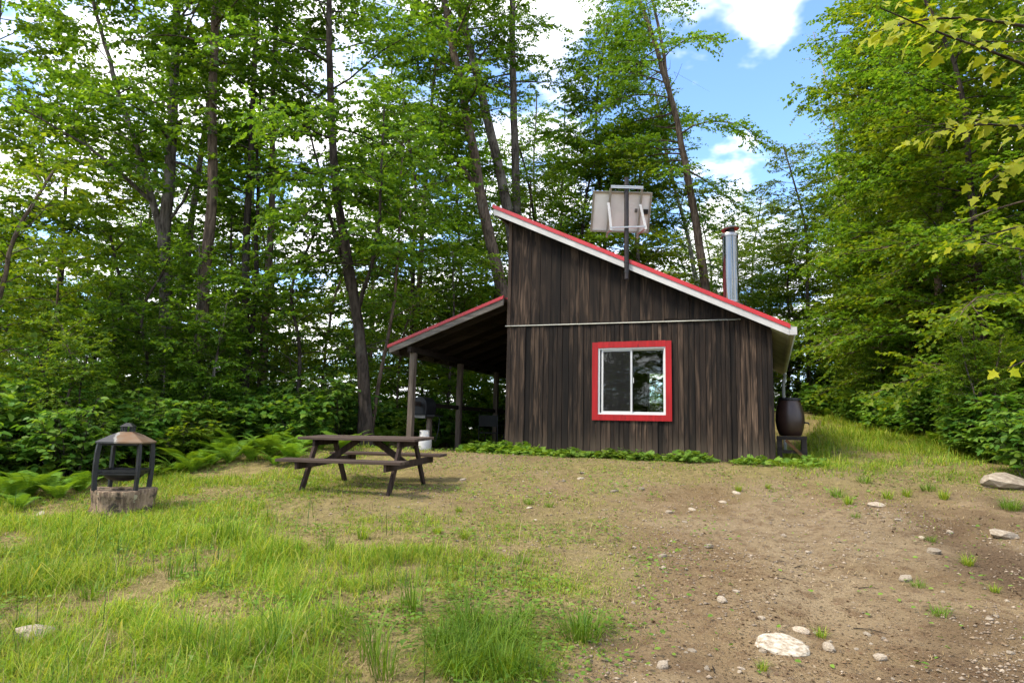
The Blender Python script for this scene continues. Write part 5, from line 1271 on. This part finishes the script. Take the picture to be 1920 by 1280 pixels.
# ---- stones
def rock_mesh(seed, mat, sub=2):
    import bmesh
    bm = bmesh.new(); bmesh.ops.create_icosphere(bm, subdivisions=sub, radius=0.5); g_ = np.random.default_rng(seed)
    cuts = [unit(g_.normal(0, 1, 3)) for _ in range(9)]; ds = g_.uniform(0.28, 0.42, 9)
    for v in bm.verts:
        p = np.array(v.co)
        for c, d in zip(cuts, ds):
            q = p @ c
            if q > d: p = p - c * (q - d) * 0.9
        v.co = p * (1 + g_.normal(0, 0.035))
    me = bpy.data.meshes.new('stone'); bm.to_mesh(me); bm.free(); me.materials.append(M[mat]); return me
ROCKS = [rock_mesh(s, 'rock') for s in (1, 2, 3, 4)]
WROCK = rock_mesh(9, 'white_rock', 3)
def stone(px, py, wpx, flat, label, group=None, k=0, me=None, rz=None, sink=0.25, name='stone'):
    p = hit(px, py); s = wpx / F_PX * (p[1] * 1.0) * 1.15
    o = link(name, me or ROCKS[k % 4], None, (p[0], p[1] + s * 0.3, p[2] + s * flat * (0.5 - sink)), (0.1, 0.12, rz if rz is not None else px * 1.3), (s, s * 0.75, s * flat))
    tag(o, label, 'stone', group)
stone(1480, 1228, 84, 0.42, 'large flat white rock in the foreground dirt', me=WROCK, rz=0.1, sink=0.36)
stone(1905, 918, 105, 0.34, 'half-buried boulder at the right edge below the bank', k=1, rz=0.4, name='boulder', sink=0.2)
stone(45, 1210, 70, 0.5, 'rounded brown stone in the grass at the lower left', k=2, rz=0.2)
stone(72, 968, 18, 0.6, 'small white stone in the grass left of the stump', me=WROCK)
stone(1895, 1012, 52, 0.4, 'flat pale stone at the right edge of the dirt', k=3, rz=0.0)
stone(1560, 1222, 28, 0.6, 'egg-shaped pale stone just right of the large white rock', k=0)
stone(1648, 951, 34, 0.35, 'flat pale stone lying on the track behind the bare dirt', k=1, rz=0.1)
stone(1758, 1040, 30, 0.45, 'wedge-shaped pale stone on the right of the dirt', k=2)
stone(1704, 1090, 28, 0.45, 'pale stone beside a little grass tuft on the dirt', k=3)
stone(1357, 1130, 24, 0.5, 'pointed pale stone on the gravelly left of the dirt', k=0)
stone(1505, 1190, 30, 0.5, 'grey stone just above the large white rock', k=1)
stone(1655, 1242, 26, 0.6, 'round pale stone in the lower right dirt', k=2)
stone(1245, 1255, 26, 0.6, 'pale stone near the bottom beside the lush grass', k=3)
rng2 = random.Random(5)
for i in range(46):
    px, py = rng2.uniform(1180, 1900), rng2.uniform(960, 1275)
    zz = ('left' if px < 1400 else 'middle' if px < 1650 else 'right') + (' back' if py < 1060 else ' middle' if py < 1170 else ' front')
    stone(px, py, rng2.uniform(7, 17), rng2.uniform(0.4, 0.65), 'small pale stone on the ' + zz + ' part of the bare dirt', 'small stones on the dirt', k=i)
for i in range(14):
    px, py = rng2.uniform(850, 1500), rng2.uniform(885, 985)
    stone(px, py, rng2.uniform(8, 20), rng2.uniform(0.3, 0.5), 'small pale stone on the thin turf before the cabin', 'small stones before the cabin', k=i)
# gravel as one mass
ico = np.array([(0, 0, 1), (0.9, 0, 0.1), (0.28, 0.85, 0.05), (-0.72, 0.53, 0.1), (-0.72, -0.53, 0.0), (0.28, -0.85, 0.1), (0, 0, -0.6)], float)
icf = np.array([(0, 1, 2), (0, 2, 3), (0, 3, 4), (0, 4, 5), (0, 5, 1), (6, 2, 1), (6, 3, 2), (6, 4, 3), (6, 5, 4), (6, 1, 5)])
X, Y = sample(90000, 2.9, 12, rng); t_ = turf(X, Y); cl_ = fbm(X, Y, 0.9, 33)
keep = (rng.random(len(X)) < np.clip(1.0 - 1.3 * t_, 0.03, 1) * np.clip(0.12 + 2.6 * (cl_ - 0.42), 0.04, 1)) & off_slab(X, Y); X, Y = X[keep], Y[keep]; n = len(X)
S = 0.0035 + 0.014 * rng.random(n) ** 5 + 0.0006 * Y; A = rng.uniform(0, 6.28, n); sc3 = np.stack([rng.uniform(.8, 1.5, n), rng.uniform(.7, 1.2, n), rng.uniform(.4, .8, n)], -1)
v = ico[None] * sc3[:, None] * S[:, None, None]; ca, sa = np.cos(A)[:, None], np.sin(A)[:, None]
v = np.stack([v[..., 0] * ca - v[..., 1] * sa, v[..., 0] * sa + v[..., 1] * ca, v[..., 2]], -1) + np.stack([X, Y, ground(X, Y) + S * 0.15], -1)[:, None]
tag(link('gravel', np_mesh('gravel', v.reshape(-1, 3), (icf[None] + (np.arange(n) * 7)[:, None, None]).reshape(-1, 3), M['pebble'])), 'small gravel scattered over the bare dirt', 'gravel', kind='stuff')

# ---- maple just out of view on the right, whose lit twigs hang into the picture
mpx, mpy = 4.6, 3.6
mt_ = thing('maple_tree', 'maple with bright yellow-green leaves hanging in at the upper right corner', 'tree', (mpx, mpy, G(mpx, mpy) - 0.05))
base = np.array([mpx, mpy, G(mpx, mpy) - 0.05])
mk = gen_tree(71, [dict(pts=np.array([(0, 0, 0), (0.06, 0.03, 2), (0.16, -0.05, 4.5), (0.35, -0.2, 8.5)]), r0=0.11, r1=0.03, t0=0.56, nl=20, L=2.2, dead=2)], mat='leaf_yellow', barkm='bark_grey', leaf=0.085, sub_gap=0.26, twig_gap=0.2, e_lo=25, e_hi=55)
link('trunk', mk['trunk'], mt_); link('crown', mk['crown'], mt_)
lv, lf_ = L_MAPLE; LEAFS = []
for k in range(3):
    g_ = np.random.default_rng(k); q = lv + g_.normal(0, 0.02, lv.shape); LEAFS.append(np_mesh('leaf', q, lf_, M['leaf_yellow']))
g_ = np.random.default_rng(8)
def twig(pix, Y0, Y1, nl, s0=0.062):
    W_ = np.array([at(px, py, Y0 + (Y1 - Y0) * i / (len(pix) - 1)) for i, (px, py) in enumerate(pix)])
    z = W_[0]; root = np.array([mpx, mpy, z[2] - 0.75]); W_ = np.concatenate([[root, root * 0.45 + z * 0.55 + np.array([0, 0, 0.10])], W_]) - base
    v_, f_ = tubes([(smooth_path(W_, 14, 0.004, g_), np.linspace(0.020, 0.003, 14), 6)])
    b_ = link('branch', np_mesh('branch', v_, f_, M['bark_dark'], True), mt_)
    g0 = g_.random(70) * 0.8 + 0.15; sgt = W_[0][None] + (W_[2] - W_[0])[None] * g0[:, None]; sgt[:, 2] += 0.12
    lpos = sgt + g_.normal(0, 0.13, (70, 3)); v2, f2 = leaves(L_MAPLE, lpos, g_.normal(0, 1, (70, 3)) * [1, 1, .4], np.array([0, 0, 1.0]) + g_.normal(0, .35, (70, 3)), s0 * g_.uniform(.7, 1.2, 70))
    pxl, _q = project(lpos + base); ok = pxl > 1930
    if ok.any():
        v2, f2 = leaves(L_MAPLE, lpos[ok], g_.normal(0, 1, (int(ok.sum()), 3)) * [1, 1, .4], np.array([0, 0, 1.0]) + g_.normal(0, .35, (int(ok.sum()), 3)), s0 * g_.uniform(.7, 1.2, int(ok.sum())))
        tag(link('foliage', np_mesh('foliage', v2, f2, M['leaf_yellow']), b_), kind='stuff')
    for i in range(nl):
        t = 0.18 + 0.82 * (i + g_.random()) / nl; p, tg = poly_at(W_[2:], min(t, 0.99))
        side = 1 if i % 2 else -1; pr = unit(np.cross([0, 0, 1.0], tg)); st = p + tg * 0.02
        d = unit(tg * g_.uniform(0.2, 0.9) + pr * side * g_.uniform(0.3, 1.0) + np.array([0, 0, g_.uniform(-0.5, 0.15)])); pet = g_.uniform(0.02, 0.15)
        x_ = unit(d + np.array([0, 0, -0.55]) + g_.normal(0, 0.25, 3)); nrm = unit(np.array([0.0, -0.35, 0.9]) + g_.normal(0, 0.35, 3))
        y_ = unit(np.cross(nrm, x_)); z_ = np.cross(x_, y_); o = link('leaf', LEAFS[i % 3], b_); s = s0 * g_.uniform(0.6, 1.2); q = p + d * pet
        o.matrix_local = Matrix(((x_[0] * s, y_[0] * s, z_[0] * s, q[0]), (x_[1] * s, y_[1] * s, z_[1] * s, q[1]), (x_[2] * s, y_[2] * s, z_[2] * s, q[2]), (0, 0, 0, 1)))
twig([(2010, 160), (1905, 110), (1800, 75), (1720, 48), (1650, 15)], 3.3, 2.9, 74)
twig([(1990, 60), (1900, 45), (1790, 30), (1700, 35), (1640, 60)], 3.6, 3.2, 56)
twig([(2010, 240), (1920, 240), (1850, 225), (1780, 235), (1745, 250)], 3.4, 3.2, 60)
twig([(2010, 300), (1930, 290), (1870, 320), (1850, 345)], 3.5, 3.4, 30)
twig([(2000, 420), (1930, 410), (1870, 440), (1800, 455)], 3.6, 3.5, 11, 0.06)
twig([(2010, 670), (1930, 660), (1890, 690)], 3.6, 3.5, 8, 0.06)

# dry seed stalks standing in the meadow
X, Y = sample(9000, 3.0, 9.0, rng_s := np.random.default_rng(321)); px_, py_ = project(np.stack([X, Y, ground(X, Y)], -1)); cl_ = fbm(X, Y, 1.0, 47)
keep = (rng_s.random(len(X)) < 0.04 + 0.5 * smoothstep(0.46, 0.66, cl_)) & (px_ < 1000 + 70 * rng_s.normal(0, 1, len(X))) & (py_ > 940); X, Y = X[keep], Y[keep]; n = len(X)
V, F = blades(np.stack([X, Y, ground(X, Y) - 0.005], -1), rng_s.uniform(0.08, 0.28, n), 0.0016 + 0.0005 * Y, rng_s.uniform(0.05, 0.9, n), rng_s)
tag(link('seed_stalks', np_mesh('seed_stalks', V, F, M['straw'])), 'dry pale seed stalks standing in the meadow grass', 'dry stalks', kind='stuff')

# ---- look-alikes are told apart by their order in the picture
ORD = ['first', 'second', 'third', 'fourth', 'fifth', 'sixth', 'seventh', 'eighth', 'ninth', 'tenth', 'eleventh', 'twelfth', 'thirteenth', 'fourteenth', 'fifteenth', 'sixteenth', 'seventeenth', 'eighteenth', 'nineteenth', 'twentieth',
       'twenty-first', 'twenty-second', 'twenty-third', 'twenty-fourth', 'twenty-fifth', 'twenty-sixth', 'twenty-seventh', 'twenty-eighth', 'twenty-ninth', 'thirtieth', 'thirty-first', 'thirty-second', 'thirty-third', 'thirty-fourth']
sets = {}
for o in sc.objects:
    if o.parent is None and o.get('group') and o.get('label') and o.get('group') != 'trees behind the photographer': sets.setdefault(o['label'], []).append(o)
for lb, os_ in sets.items():
    if len(os_) < 2 or len(os_) > len(ORD): continue
    os_.sort(key=lambda o: float(project(np.array(o.location))[0]))
    for i, o in enumerate(os_): o['label'] = lb + ', ' + ORD[i] + ' from left'
# a few fallen sticks on the dirt
for i, (px, py, L_, a) in enumerate([(1450, 1055, 0.12, 0.3), (1490, 1065, 0.16, 0.5), (1455, 1085, 0.14, -0.1), (1610, 1105, 0.15, -0.25), (1600, 1180, 0.20, -0.5), (1340, 1262, 0.10, 1.4)]):
    p = hit(px, py); d = np.array([math.cos(a), math.sin(a), 0]) * L_; q = p + d; m_ = (p + q) / 2 + np.array([0, 0.01, 0.004])
    v_, f_ = tubes([(np.array([[p[0], p[1], G(p[0], p[1]) + .006], [m_[0], m_[1], G(m_[0], m_[1]) + .012], [q[0], q[1], G(q[0], q[1]) + .006]]) - p, np.array([0.004, 0.0035, 0.002]), 6)])
    tag(link('stick', np_mesh('stick', v_, f_, M['bark_dark'], True), None, tuple(p)), ['short', 'thin', 'bent', 'dark', 'longest', 'stubby'][i] + ' fallen stick lying on the bare dirt', 'stick')
# dry leaf bits and crumbs over the dirt and thin turf
rng = np.random.default_rng(123)
X, Y = sample(70000, 2.9, 13, rng); cl_ = fbm(X, Y, 1.2, 83); t_ = turf(X, Y)
keep = (rng.random(len(X)) < 0.12 + 0.7 * smoothstep(0.42, 0.62, cl_)) & off_slab(X, Y) & (t_ < 0.9); X, Y = X[keep], Y[keep]; n = len(X); a = rng.uniform(0, 6.28, n)
V, F = leaves(L_SIMPLE, np.stack([X, Y, ground(X, Y) + rng.uniform(0.002, 0.010, n)], -1), np.stack([np.cos(a), np.sin(a), rng.normal(0, .15, n)], -1), np.array([0, 0, 1.0]) + rng.normal(0, 0.35, (n, 3)), (0.006 + 0.030 * rng.random(n) ** 3) * (0.7 + 0.06 * Y))
tag(link('leaf_litter', np_mesh('leaf_litter', V, F, M['litter'])), 'small dry leaf bits littering the dirt', 'leaf litter', kind='stuff')
